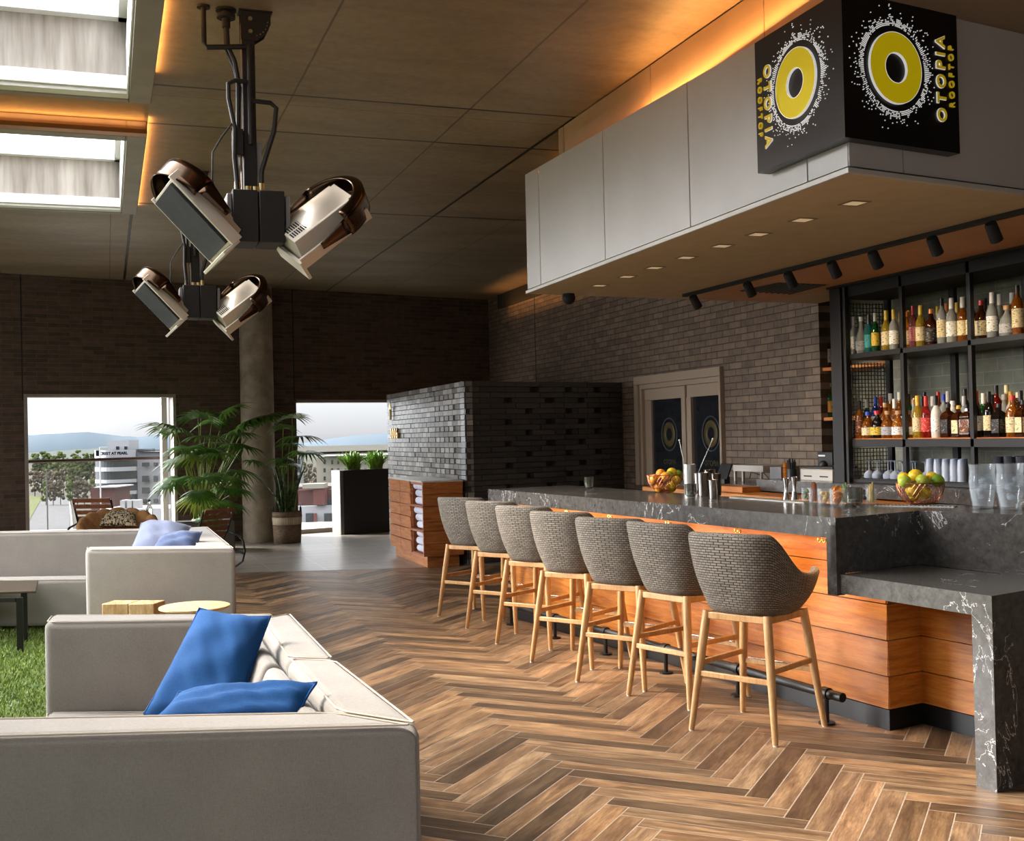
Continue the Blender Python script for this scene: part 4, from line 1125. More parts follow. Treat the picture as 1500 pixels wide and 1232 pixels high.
for k in range(nR):
    z0, z1 = zp+k*rh+.004, zp+(k+1)*rh-.004
    for a, b, cut in ((nich+.002, nich+.50, 1), (nich+.508, D_, 0)):
        mb = MB(); p = .022
        mb.add([(0, a, z0), (0, b, z0), (-.012, b, z1), (-.012, a, z1), (.02, a, z0), (.02, b, z0), (.02, b, z1), (.02, a, z1)], [[3, 2, 1, 0], [4, 5, 6, 7], [0, 1, 5, 4], [1, 2, 6, 5], [2, 3, 7, 6], [3, 0, 4, 7]])
        mb.build('drawer_front', m_cab, cb, smooth=False)
    mb = MB(); mb.add([(-.004, 0, z0), (W_, 0, z0), (W_, -.016, z1), (-.004, -.016, z1), (-.004, .02, z0), (W_, .02, z0), (W_, .02, z1), (-.004, .02, z1)], [[0, 1, 2, 3], [7, 6, 5, 4], [0, 4, 5, 1], [1, 5, 6, 2], [2, 6, 7, 3], [3, 7, 4, 0]])
    mb.build('side_board', m_cab, cb, smooth=False)
MB().box(-.02, W_+.01, -.02, D_+.0, CH-.02, CH).build('cabinet_top', noisy('pale_stone_top', (196, 190, 182), (216, 210, 202), 8, .25), cb, bev=.003)
m_towel = noisy('white_towel', (205, 205, 222), (228, 228, 240), 60, .95, .5, bd=.004)
tw0 = None; kk = 0
for sec in range(3):
    for q in range(3):
        z = zp+.02+sec*2*rh+.046+q*.088+(.0 if sec == 0 else -.008)
        xx, yy, r = .14+rnd(-.015, .015), .10, .044
        if tw0 is None:
            tw0 = thing('rolled_towel', '', 'towel', (0, 0, 0), 0, 'rolled towels in the cabinet niches'); mb = MB()
            pts = []
            for j in range(60):
                a = j/60*2.7*2*PI; rr = .008+.034*j/60; pts.append((rr*cos(a), rr*sin(a)))
            th = .0052; vs = []; n = len(pts)
            for (x, zz) in pts: vs += [(x, .0, zz), (x, .40, zz)]
            mb.add(vs, [[2*j, 2*j+1, 2*j+3, 2*j+2] for j in range(n-1)])
            o_ = mb.build('roll', m_towel, tw0, solid=.009, ang=1.5)
            o = tw0
        else: o = copy_tree(tw0)
        o.location = (X0+xx, Yn+yy, z); o.rotation_euler = (0, rnd(0, 3), 0)
        # towels point out of the niche (axis along X)
        o.rotation_euler = (rnd(0, 6), 0, 0); 
        o.rotation_mode = 'XYZ'; o.matrix_world = Matrix.Translation((X0+.07+rnd(-.012, .012), Yn+.05+rnd(0, .02), z)) @ Matrix.Rotation(rnd(-.05, .05), 4, 'Z') @ Matrix.Rotation(rnd(0, 6), 4, 'Y') @ Matrix.Scale(1.04, 4)
        o['label'] = 'rolled white towel, %s of its stack in the %s niche' % (['lowest', 'middle one', 'topmost'][q], ['bottom', 'middle', 'top'][sec])
        kk += 1

# ================================================================== PLANTER WITH FERNS
pl0 = Vector((3.44, 17.72, 0))
pA = atz(505, 783.5, 0); pB = pA+U*.86
def onwall_depth(v, d): return v+WN*d
PH = 1.01
tp_ = thing('tall_planter', 'tall black rectangular planter standing in the right doorway', 'planter', pA, 0)
m_planter = plain('planter_black', (20, 17, 16), .5); m_plside = plain('planter_side', (92, 85, 76), .5)
pd = WN*.34
po = Vector((-.075, .16, 0))
def PQ(v): return (v.x, v.y)
MB().hexa([(0, 0), PQ(U*.86), PQ(U*.86+pd), PQ(pd)], 0, PH).build('box', m_planter, tp_, smooth=False, bev=.004)
a = atz(497.5, 782, 0)-pA
MB().hexa([PQ(-U*.055+WN*.02), (-.004, 0.0), PQ(pd-U*.004), PQ(-U*.055+pd)], 0, PH).build('side_panel', m_plside, tp_, smooth=False, bev=.003)
m_soil = plain('soil', (40, 30, 22), .95)
MB().hexa([PQ(U*.03+WN*.03), PQ(U*.83+WN*.03), PQ(U*.83+WN*.31), PQ(U*.03+WN*.31)], PH-.02, PH+.004).build('soil', m_soil, tp_)
def leafmat(name, c1, c2, tr=.25):
    n = NT(name); f = n.noise(n.coords(), 6, 3); at = n.add('ShaderNodeVertexColor'); at.layer_name = 'Col'
    n.col(n.mix(1., n.ramp(f, [(.3, lin(c1)), (.7, lin(c2))]), at.outputs['Color'], 'MULTIPLY')); n.inp(Roughness=.45); n.b.inputs['Transmission Weight'].default_value = 0.
    n.b.inputs['Subsurface Weight'].default_value = 0.; return n.m
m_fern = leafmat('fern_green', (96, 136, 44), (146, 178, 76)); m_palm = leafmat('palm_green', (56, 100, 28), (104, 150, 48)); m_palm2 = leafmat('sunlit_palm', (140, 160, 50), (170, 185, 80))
m_stem = plain('palm_stem', (126, 140, 60), .6)
def fern(c, n, h, spread, label):
    t = thing('fern', label, 'plant', c, 0, 'ferns in the tall planter'); mb = MB()
    for i in range(n):
        a = rnd(0, 2*PI); ln = h*rnd(.7, 1.1); le = spread*rnd(.2, 1.); pts = []
        b = Vector((rnd(-.1, .1), rnd(-.05, .05), 0))
        for k in range(9):
            s_ = k/8; pts.append(b+Vector((cos(a)*le*s_**1.4, sin(a)*le*s_**1.4*.7, ln*s_*(1-.25*s_*le/spread))))
        g_ = rnd(.7, 1.3); col = (g_, g_, g_*.9)
        for k in range(8):
            p, q = pts[k], pts[k+1]; d = (q-p).normalized(); sd = d.cross(Vector((0, 0, 1))); sd = sd.normalized() if sd.length > .01 else Vector((1, 0, 0))
            w_ = .024*(1-abs(k-3)/7)
            for s_ in (-1, 1):
                for e in (0, .5):
                    m_ = p.lerp(q, e); mb.add([m_, m_+d*.012+sd*s_*w_*1.3+Vector((0, 0, .012)), m_+d*.022], [[0, 1, 2]], col=col)
            mb.add([p-sd*.0015, p+sd*.0015, q+sd*.0015, q-sd*.0015], [[0, 1, 2, 3]], col=(.8, .8, .6))
    mb.build('fronds', m_fern, t, smooth=False); return t
fern(pA+U*.24+WN*.15+Vector((0, 0, PH)), 130, .30, .27, 'bushy green fern, left one of two in the tall black planter')
fern(pA+U*.64+WN*.15+Vector((0, 0, PH)), 130, .30, .27, 'bushy green fern, right one of two in the tall black planter')

# ================================================================== PALMS
def fan_leaf(mb, tip, dirv, size, n=16, droop=.35, col=(1, 1, 1)):
    dirv = dirv.normalized(); up = Vector((0, 0, 1)); sd = dirv.cross(up)
    sd = sd.normalized() if sd.length > .05 else Vector((1, 0, 0)); nn_ = sd.cross(dirv).normalized()
    for i in range(n):
        a = math.radians(-118+236*i/(n-1)+rnd(-4, 4)); L_ = size*(1-.25*abs(a)/1.9)*rnd(.85, 1.08)
        d = dirv*cos(a)+sd*sin(a); w_ = size*.042
        b = 0; prev = None; side = d.cross(nn_).normalized()
        segs = 5
        for k in range(segs+1):
            s_ = k/segs; p = tip+d*L_*s_+nn_*(.06*size*sin(s_*PI))-up*(droop*L_*s_**2.2)
            ww = w_*(.6+1.4*s_ if s_ < .45 else 1.23*(1-(s_-.45)/.55)**.8)
            cur = (p-side*ww+nn_*0, p+side*ww)
            if prev: mb.add([prev[0], prev[1], cur[1], cur[0]], [[0, 1, 2, 3]], col=col)
            prev = cur
def palm(name, base, leaves, label, cat='plant', hi=()):
    t = thing(name, label, cat, base); mb = MB(); st = MB(); ml = MB()
    for i, (tip, size, dr) in enumerate(leaves):
        tip = Vector(tip)-base; b = Vector((rnd(-.13, .13), rnd(-.07, .07), .0)); 
        h = Vector((tip.x, tip.y, 0)); out = h.normalized() if h.length > .05 else Vector((rnd(-1, 1), rnd(-1, 1), 0)).normalized()
        mid = b.lerp(tip, .5)+Vector((0, 0, .08*tip.z))-out*.03
        pts = [b*(1-s_)**2+mid*2*s_*(1-s_)+tip*s_**2 for s_ in [k/8 for k in range(9)]]
        st.tube(pts, [.012-.006*k/8 for k in range(9)], 6)
        d = (out*1.0+Vector((0, 0, .15+.3*(tip.z > 1.2)-dr))).normalized()
        g_ = rnd(.55, 1.2); (ml if i in hi else mb).grid if False else None
        fan_leaf(ml if i in hi else mb, tip, d, size, 22, .26, (g_, g_, g_*.9))
    st.build('stems', m_stem, t); mb.build('fan_leaves', m_palm, t, smooth=False)
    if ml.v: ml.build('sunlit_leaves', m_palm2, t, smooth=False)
    return t
pb = Vector((1.23, 16.35, .42))
def atY(x, y, Y): return aty(x, y, Y)
lv = []
spec = [(250, 628, 16.1, .42, .1), (290, 612, 16.2, .36, 0), (330, 604, 16.4, .40, -.1), (365, 618, 16.2, .42, .05), (385, 612, 16.3, .38, .1), (300, 640, 16.0, .34, .1), (345, 636, 15.9, .36, .1), (275, 655, 15.9, .36, .3),
        (290, 668, 15.8, .32, .4), (262, 700, 15.9, .36, .35), (320, 665, 15.8, .34, .2), (355, 655, 16.0, .34, .3), (350, 690, 15.9, .30, .4), (300, 700, 15.7, .32, .3), (330, 700, 15.8, .3, .3), (290, 730, 15.7, .32, .5), (348, 718, 15.9, .28, .4), (322, 735, 15.8, .26, .4), (268, 672, 16.1, .36, .3), (310, 620, 16.5, .4, 0)]
for (x, y, Y, s_, dr) in spec:
    lv.append((atY(x, y, Y), s_*1.3, dr))
    lv.append((atY(x+rnd(-18, 18), y+rnd(-8, 30), Y+rnd(-.1, .25)), s_*rnd(.95, 1.2), dr+.1))
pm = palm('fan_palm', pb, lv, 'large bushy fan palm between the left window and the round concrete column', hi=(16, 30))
# its planter behind the chair
tq = thing('plant_trough', 'low concrete trough under the large palm, mostly hidden by chairs', 'planter', (pb.x, pb.y, 0))
MB().box(-.38, .42, -.22, .2, 0, .40).build('trough', m_plside, tq, bev=.01); MB().box(-.34, .38, -.18, .16, .395, .42).build('soil', m_soil, tq)
pb2 = Vector((2.56, 17.42, .36)); lv = []
for (x, y, Y, s_, dr) in [(428, 612, 17.1, .40, .1), (438, 640, 17.0, .52, .15), (447, 662, 16.9, .46, .3), (425, 650, 17.0, .32, .2), (415, 628, 17.0, .34, .0), (422, 680, 16.9, .28, .3), (412, 672, 17.1, .3, .3)]: lv.append((atY(x, y, Y), s_, dr))
palm('fan_palm', pb2, lv, 'tall fan palm right of the round column, leaves reaching across the doorway')
tq = thing('plant_pot', 'dark pot of the palm behind the woven basket', 'planter', (pb2.x, pb2.y, 0))
MB().lathe([(0, 0), (.13, 0), (.17, .34), (.15, .34), (.14, .3), (0, .3)], 24).build('pot', m_planter, tq)
MB().cyl(0, 0, .29, .355, .14).build('soil', m_soil, tq)
# snake plant in its basket
bs = atz(421, 796, 0); bs.z = 0; bs += Vector((.02, .12, 0))
n = NT('basket_weave'); br = n.add('ShaderNodeTexBrick'); tcn = n.add('ShaderNodeUVMap'); n.link(tcn.outputs[0], br.inputs[0])
for k, v in (('Scale', 1.), ('Mortar Size', .04), ('Brick Width', .9), ('Row Height', .5)): br.inputs[k].default_value = v
br.inputs['Color1'].default_value = lin((132, 108, 84)); br.inputs['Color2'].default_value = lin((96, 74, 54)); br.inputs['Mortar'].default_value = lin((52, 38, 28))
n.col(br.outputs['Color']); n.bump(br.outputs['Fac'], -.6, .006); n.inp(Roughness=.8); m_bask = n.m
n = NT('basket_pale_band'); br = n.add('ShaderNodeTexBrick'); tcn = n.add('ShaderNodeUVMap'); n.link(tcn.outputs[0], br.inputs[0])
for k, v in (('Scale', 1.), ('Mortar Size', .05), ('Brick Width', 1.), ('Row Height', 9.)): br.inputs[k].default_value = v
br.inputs['Color1'].default_value = lin((196, 178, 150)); br.inputs['Color2'].default_value = lin((176, 158, 132)); br.inputs['Mortar'].default_value = lin((80, 62, 46)); n.col(br.outputs['Color']); n.inp(Roughness=.8); m_bask2 = n.m
t = thing('woven_basket', 'round woven basket with a pale band and two handles beside the column', 'basket', bs)
def bsurf(z0, z1, r0, r1, mat, nm, par):
    mb = MB(); mb.grid(lambda u, v: Vector(((r0+(r1-r0)*v)*cos(2*PI*u), (r0+(r1-r0)*v)*sin(2*PI*u), z0+(z1-z0)*v)), 36, 2, uv=True)
    mb.uv = [[(q[0]*40, q[1]*(z1-z0)*40) for q in u] for u in mb.uv]
    return mb.build(nm, mat, par, solid=.012, ang=1.)
bo = bsurf(0, .27, .19, .205, m_bask, 'basket_body', t); bsurf(.27, .38, .205, .212, m_bask2, 'pale_band', t); bsurf(.38, .46, .212, .21, m_bask, 'rim', t)
MB().cyl(0, 0, 0, .02, .19).build('basket_bottom', m_bask2, t); MB().cyl(0, 0, .3, .42, .19).build('soil', m_soil, t)
for s_ in (-1, 1):
    MB().tube([(s_*.2+s_*.03*sin(a)*0, .05*cos(a), .44+.085*sin(a)) for a in [k*PI/8 for k in range(9)]], .009, 8).build('handle', m_blackm, t)
t = thing('snake_plant', 'upright snake plant with sword leaves in the woven basket', 'plant', bs+Vector((0, 0, .42)))
m_snake = leafmat('snake_leaf', (40, 60, 30), (84, 104, 60)); mb = MB()
for i in range(15):
    a = rnd(0, 2*PI); r = rnd(.02, .11); lean = rnd(.05, .3); h = rnd(.35, .78); b = Vector((r*cos(a), r*sin(a), 0)); tw = rnd(0, PI); w_ = rnd(.022, .034)
    pr = None
    for k in range(8):
        s_ = k/7; p = b+Vector((cos(a)*lean*s_*s_, sin(a)*lean*s_*s_, h*s_)); ww = w_*(.7+.5*s_ if s_ < .5 else .95*(1-((s_-.5)/.5)**2)+.02); e = Vector((cos(tw), sin(tw), 0))*ww
        cur = (p-e, p+e)
        if pr: mb.add([pr[0], pr[1], cur[1], cur[0]], [[0, 1, 2, 3]], col=(1, 1, .8) if (k+i) % 3 else (.6, .7, .5))
        pr = cur
mb.build('leaves', m_snake, t, solid=.004)

# ================================================================== LOUNGE CHAIRS
m_slat = wood_mat('teak_slat', (96, 56, 30), (130, 78, 42), (150, 96, 56), axis=(3, 12, 12), scale=2, rough=.5)
def rocker(label, loc_, rz, sc_=1., at_=(0, 0)):
    loc_ = (at_[0], at_[1], 0)
    t = thing('rocking_lounge_chair', label, 'lounge chair', loc_, rz, 'slatted lounge chairs with curved black frames')
    # local: faces +X, width along Y
    bp = [Vector((-.10, 0, .30)), Vector((-.30, 0, .62)), Vector((-.44, 0, .93))]
    for s_ in (-1, 1):
        y = s_*.30
        MB().tube([(-.42, y, .93), (-.30, y, .62), (-.14, y, .36), (0, y, .31), (.32, y, .36), (.45, y, .38)], .016, 8).build('side_rail', m_black, t)
        pts = [(-.50+.0, y+s_*.02, .52), (-.60, y+s_*.02, .44), (-.64, y+s_*.02, .28), (-.58, y+s_*.02, .12), (-.42, y+s_*.02, .03), (-.1, y+s_*.02, .018), (.3, y+s_*.02, .018), (.5, y+s_*.02, .06), (.56, y+s_*.02, .2), (.5, y+s_*.02, .42), (.3, y+s_*.02, .56), (0, y+s_*.02, .585), (-.3, y+s_*.02, .565), (-.5, y+s_*.02, .52)]
        MB().tube(pts, .017, 8).build('curved_frame', m_black, t)
        MB().tube([(-.62, y+s_*.01, .25), (-.15, y, .33)], .014, 8).build('strut', m_black, t)
    for k in range(7):
        s_ = k/6; p = Vector((-.16, 0, .37)).lerp(Vector((-.44, 0, .92)), s_); d = Vector((-.28, 0, .55)).normalized()
        mb = MB(); mb.obox(p, (0, .30, 0), d*.034, d.cross(Vector((0, 1, 0)))*.009); mb.build('back_slat', m_slat, t, bev=.003)
    for k in range(6):
        s_ = k/5; p = Vector((-.06, 0, .34)).lerp(Vector((.42, 0, .395)), s_); d = Vector((.48, 0, .05)).normalized()
        mb = MB(); mb.obox(p, (0, .30, 0), d*.032, d.cross(Vector((0, 1, 0)))*.009); mb.build('seat_slat', m_slat, t, bev=.003)
    t.scale = (sc_, sc_, sc_); return t
rp = atz(344, 829, 0)
rocker('slatted teak lounge chair with curved black frame in front of the round column', (0, 0, 0), math.radians(128), .76, (1.02, 13.92))
rocker('slatted teak lounge chair with curved black frame before the left window', (0, 0, 0), math.radians(62), .86, (-.02, 15.9))
# papasan chair
pp_ = atz(165, 800, 0); pc_ = Vector((.12, 14.75, 0))
m_brown = noisy('brown_cushion', (150, 104, 62), (184, 136, 88), 12, .9, .3); m_rattan = wood_mat('rattan', (120, 84, 48), (150, 110, 68), (170, 128, 84), rough=.6)
t = thing('papasan_chair', 'round papasan chair with tufted brown cushion before the left window', 'lounge chair', pc_)
mb = MB()
TL = Matrix.Translation((0, 0, .47)) @ Matrix.Rotation(math.radians(-24), 4, 'X') @ Matrix.Scale(-1, 4, (0, 1, 0))
TL = Matrix.Translation((0, 0, .50)) @ Matrix.Rotation(math.radians(20), 4, 'X')
def dish(u, v):
    a = 2*PI*u; r = .50*min(1, v*1.0); pu = 1+.0
    if v < .8: rr = v/.8; x = rr*.46; z = -.24+.24*rr**2+.035*abs(cos(8*a))**.5*rr+.05
    else: k = (v-.8)/.2; x = .46+.07*sin(k*PI)+.0; z = .05+.035*abs(cos(8*a))**.5*(1-k)-.11*k+.04*sin(k*PI)
    return TL @ Vector((x*cos(a)*(1+.02*abs(cos(8*a))), x*sin(a)*(1+.02*abs(cos(8*a))), z))
mb.grid(dish, 96, 22, closeu=True); mb.build('cushion', m_brown, t, ang=1.5)
mb = MB(); mb.grid(lambda u, v: TL @ Vector(((.10+.40*v)*cos(2*PI*u), (.10+.40*v)*sin(2*PI*u), -.30+.27*v**2)), 40, 8, closeu=True); mb.build('bowl_frame', m_rattan, t, solid=.01)
mb = MB(); mb.tube([(.3*cos(2*PI*k/32), .3*sin(2*PI*k/32), .015) for k in range(33)], .015, 8, cap=False); mb.tube([(.26*cos(2*PI*k/32), .26*sin(2*PI*k/32), .30) for k in range(33)], .015, 8, cap=False)
for k in range(8): a = 2*PI*k/8; mb.tube([(.3*cos(a), .3*sin(a), .01), (.14*cos(a+.3), .14*sin(a+.3), .16), (.26*cos(a+.5), .26*sin(a+.5), .30)], .01, 6)
mb.build('base_frame', m_rattan, t); t.scale = (.9, .9, .95)
# patterned cushion on it
n = NT('tweed_pattern'); P = n.coords(scale=(1, 1, 1)); ck = n.noise(P, 38, 2, .5); ck2 = n.noise(n.coords(scale=(3, 1, 1)), 24, 2)
n.col(n.mix(n.math('GREATER_THAN', n.math('MULTIPLY', ck, ck2), .235), lin((40, 30, 34)), lin((206, 186, 150)))); n.inp(Roughness=.95)
dp = D_of(Vector((0, 14.95, .6)))
pillow('throw_pillow', [atd(146, 770, dp*.995), atd(200, 770, dp*.995), atd(199, 749, dp*1.02), atd(147, 749, dp*1.02)], .12, n.m, 'black and cream patterned cushion in the round brown papasan chair', wr=.002)
# glass bottle on a small table by the window
m_bott = glass('clear_bottle_glass', (240, 246, 246)); m_bott.node_tree.nodes['Principled BSDF'].inputs['Transmission Weight'].default_value = .85
bp_ = Vector((.56, 15.25, .52))
bp_ = aty(219, 766, 15.2); zb_ = bp_.z
t = thing('side_table', 'small round table under the clear bottle behind the papasan chair', 'side table', (bp_.x, bp_.y, 0))
MB().lathe([(0, zb_-.02), (.15, zb_-.02), (.15, zb_), (0, zb_)], 32).build('table_top', m_tan, t); MB().cyl(0, 0, .01, zb_-.02, .016).build('stem', m_black, t); MB().cyl(0, 0, 0, .012, .12).build('base', m_black, t)
t = thing('water_bottle', 'tall clear glass bottle with dark cap in front of the left window', 'bottle', bp_)
MB().lathe([(0, 0), (.04, 0), (.043, .01), (.043, .17), (.036, .2), (.018, .235), (.016, .27), (0, .27)], 20).build('glass_body', m_bott, t); MB().cyl(0, 0, .27, .295, .018).build('cap', m_blackm, t)
# ================================================================== BACK BAR SHELVES
SX, BX = 5.68, 6.2
m_frame = plain('shelf_frame', (32, 29, 27), .4, .3)
sh = thing('bottle_shelf_unit', 'tall black metal shelf unit full of bottles behind the bar', 'shelving', (SX, 7.9, 0))
OS = Vector((SX, 7.9, 0))
def sb(nm, x0, x1, y0, y1, z0, z1, mat=m_frame, **k): return MB().box(x0-OS.x, x1-OS.x, y0-OS.y, y1-OS.y, z0, z1).build(nm, mat, sh, smooth=False, bev=.002, **k)
yend = 4.95
sb('end_panel', SX-.03, SX+.05, 7.84, 7.98, 0, SZ); sb('post', SX-.035, SX+.01, 7.77, 7.80, 0, SZ)
for y in (7.13, 6.41, 5.66, 4.97): sb('post', SX, SX+.035, y-.018, y+.018, 1.06, SZ)
for y in (7.93, 7.15, 6.4, 5.66, 4.97): sb('post', BX-.03, BX+.005, y-.03, y+.03, 1.06, SZ)
sb('header', SX, BX, yend, 7.95, 2.56, SZ-.001, m_blackm)
sb('shelf', SX, BX, yend, 7.93, 2.055, 2.095)
wsh = MB().box(SX+.02-OS.x, BX-OS.x, yend-OS.y, 7.93-OS.y, 1.406, 1.412).build('shelf_board', m_orng, sh, smooth=False)
sb('shelf', SX, BX, yend, 7.93, 1.345, 1.405)
sb('shelf', SX, BX, yend, 7.93, 1.06, 1.085)
# wire mesh end panels
mb = MB(); 
for zz0, zz1 in ((1.10, 1.33), (1.42, 2.04), (2.11, 2.54)):
    k = 0; xx = SX+.10
    while xx < BX-.02: mb.box(xx-.003-OS.x, xx+.003-OS.x, 7.965-OS.y, 7.971-OS.y, zz0, zz1); xx += .032
    z = zz0
    while z < zz1: mb.box(SX+.07-OS.x, BX-.02-OS.x, 7.959-OS.y, 7.965-OS.y, z-.003, z+.003); z += .032
mb.build('wire_mesh', m_frame, sh, smooth=False)
# orange glow under header: track spots, plus glow painted on the canopy underside
# back bar counter below
bc = thing('back_bar_counter', 'dark stone back counter with orange wood edge below the bottle shelves', 'counter', (5.5, 7, 0))
MB().box(-.02, .7, 4.9-7, 8.9-7, .96, 1.058).build('stone_upstand', m_marb, bc, smooth=False)
MB().box(-.32, .7, 4.9-7, 10.6-7, .90, .945).build('wood_top', m_orng, bc, smooth=False, bev=.003)
MB().box(-.25, .7, 4.9-7, 10.6-7, 0, .9).build('cabinet', m_dark, bc, smooth=False)
MB().box(-.02, .7, 8.9-7, 10.5-7, .945, 1.0).build('stone_upstand', m_marb, bc, smooth=False)
# alcove shelves
for z, w_ in ((2.06, 'upper'), (1.60, 'lower')):
    t = thing('alcove_shelf', 'short cedar board shelf in the narrow alcove by the brick pier, %s one' % w_, 'shelf', (6.3, 8.5, z), 0)
    MB().box(-.03, .46, -.44, .49, -.03, 0).build('board', m_orng, t, smooth=False, bev=.002)

# ------------------------------------------------------------------ bottles
GL = {}
def gm_(c, tr=.75, rough=.05):
    k = ('g',)+tuple(c)+(tr,)
    if k not in GL:
        n = NT('glass_%d_%d_%d' % tuple(c)); n.inp(Base_Color=lin(c), Roughness=rough, IOR=1.45); n.b.inputs['Transmission Weight'].default_value = tr; GL[k] = n.m
    return GL[k]
def pm_(c, rough=.5, metal=0.):
    k = ('p',)+tuple(c)+(metal,)
    if k not in GL: GL[k] = plain('paint_%d_%d_%d' % tuple(c), c, rough, metal)
    return GL[k]
def lab_(c):
    k = ('l',)+tuple(c)
    if k not in GL:
        n = NT('label_%d_%d_%d' % tuple(c)); P = n.coords(scale=(1, 1, 3)); f = n.noise(P, 60, 2)
        d = tuple(max(0, v*.45) for v in c) if sum(c) > 300 else tuple(min(255, v*2+80) for v in c)
        n.col(n.mix(n.math('GREATER_THAN', f, .6), lin(c), lin(d))); n.inp(Roughness=.6); GL[k] = n.m
    return GL[k]
PROF = {
 'std': [(0, 0), (.034, 0), (.037, .006), (.037, .165), (.033, .19), (.016, .225), (.0135, .27), (.0135, .285), (0, .285)],
 'tall': [(0, 0), (.034, 0), (.036, .006), (.036, .20), (.030, .225), (.015, .25), (.013, .305), (0, .305)],
 'squat': [(0, 0), (.045, 0), (.05, .01), (.051, .08), (.044, .12), (.026, .145), (.016, .16), (.016, .18), (0, .18)],
 'square': [(0, 0), (.042, 0), (.044, .006), (.044, .14), (.036, .165), (.016, .185), (.014, .215), (0, .215)],
 'slim': [(0, 0), (.028, 0), (.03, .006), (.03, .17), (.022, .21), (.012, .24), (.012, .285), (0, .285)],
 'round': [(0, 0), (.04, 0), (.046, .02), (.047, .09), (.036, .15), (.019, .19), (.014, .23), (.014, .27), (0, .27)],
 'wide': [(0, 0), (.042, 0), (.045, .006), (.045, .15), (.040, .175), (.02, .20), (.015, .235), (.015, .25), (0, .25)],
}
CAPR = {'std': (.0155, .272, .302), 'tall': (.0145, .285, .32), 'squat': (.024, .178, .207), 'square': (.018, .205, .232), 'slim': (.0135, .26, .30), 'round': (.017, .25, .285), 'wide': (.018, .235, .268)}
LABZ = {'std': (.045, .145), 'tall': (.05, .17), 'squat': (.025, .085), 'square': (.03, .125), 'slim': (.05, .15), 'round': (.03, .10), 'wide': (.03, .13)}
MESH = {}
def bottle(ty, gc, cc, lc, tr=.75, neck=None, s=1., square=False):
    pr = PROF[ty]; n = 4 if square else 16; t = bpy.data.objects.new('bottle', None); COL.objects.link(t); t.empty_display_size = .02
    def part(nm, key, fn, mat):
        kk = (nm,)+key
        if kk not in MESH:
            mb = fn(); me = mb.mesh(nm, mat); me.polygons.foreach_set('use_smooth', [True]*len(me.polygons)); me.set_sharp_from_angle(angle=.7); MESH[kk] = me
        o = bpy.data.objects.new(nm, MESH[kk]); COL.objects.link(o); o.parent = t; return o
    def body():
        mb = MB()
        if square:
            k = 1.25; mb.lathe([(r*k if z < .17 and r > .03 else r, z) for r, z in pr], 4, M=Matrix.Rotation(PI/4, 4, 'Z'))
        else: mb.lathe(pr, 16)
        return mb
    part('glass_body', (ty, tuple(gc), tr, square), body, gm_(gc, tr))
    r, z0, z1 = CAPR[ty]
    part('cap', (ty, tuple(cc)), lambda: MB().cyl(0, 0, z0, z1, r, r*.95, 14), pm_(cc, .35))
    if neck: part('neck_wrap', (ty, tuple(neck)), lambda: MB().lathe([(r*1.02, z0-.045), (r*.98, z0+.001)], 14), pm_(neck, .35))
    a, b = LABZ[ty]; R_ = max(q[0] for q in pr)*(1.25*.707*1.0 if square else 1)+.0008
    if lc:
        def lf():
            mb = MB()
            if square:
                e = R_+.0006; mb.box(-e, -e+.0012, -e*.85, e*.85, a, b); mb.box(-e*.85, e*.85, -e, -e+.0012, a, b)
            else: mb.lathe([(R_, a), (R_, b)], 20)
            return mb
        part('label', (ty, tuple(lc), square), lf, lab_(lc))
    t.scale = (s, s, s); return t
CL, AM, OR, BR, GR, DK, YE, RD, BL, PK, WH, TE = (225, 232, 230), (190, 110, 30), (230, 140, 50), (90, 45, 18), (30, 110, 50), (24, 18, 16), (225, 190, 60), (190, 40, 30), (30, 60, 170), (220, 130, 130), (232, 232, 226), (60, 160, 160)
CN = {CL: 'clear', AM: 'amber', OR: 'orange', BR: 'brown', GR: 'green', DK: 'black', YE: 'yellow', RD: 'red', BL: 'blue', PK: 'pink', WH: 'white', TE: 'teal'}
cream = (222, 206, 160); silver = (180, 180, 184); cork = (188, 140, 88); gold = (205, 165, 60)
CN.update({cream: 'cream', silver: 'silver', cork: 'cork', gold: 'gold'})
TYN = {'std': 'bottle', 'tall': 'tall bottle', 'squat': 'squat bottle', 'square': 'square bottle', 'slim': 'slim bottle', 'round': 'round-bodied bottle', 'wide': 'broad bottle'}
rows = {'up': (2.095, 5.80, 'front of the upper shelf'), 'upb': (2.095, 6.0, 'back of the upper shelf'), 'f': (1.412, 5.76, 'front row of the lower shelf'), 'm': (1.412, 5.90, 'middle row of the lower shelf'), 'b': (1.412, 6.05, 'back row of the lower shelf')}
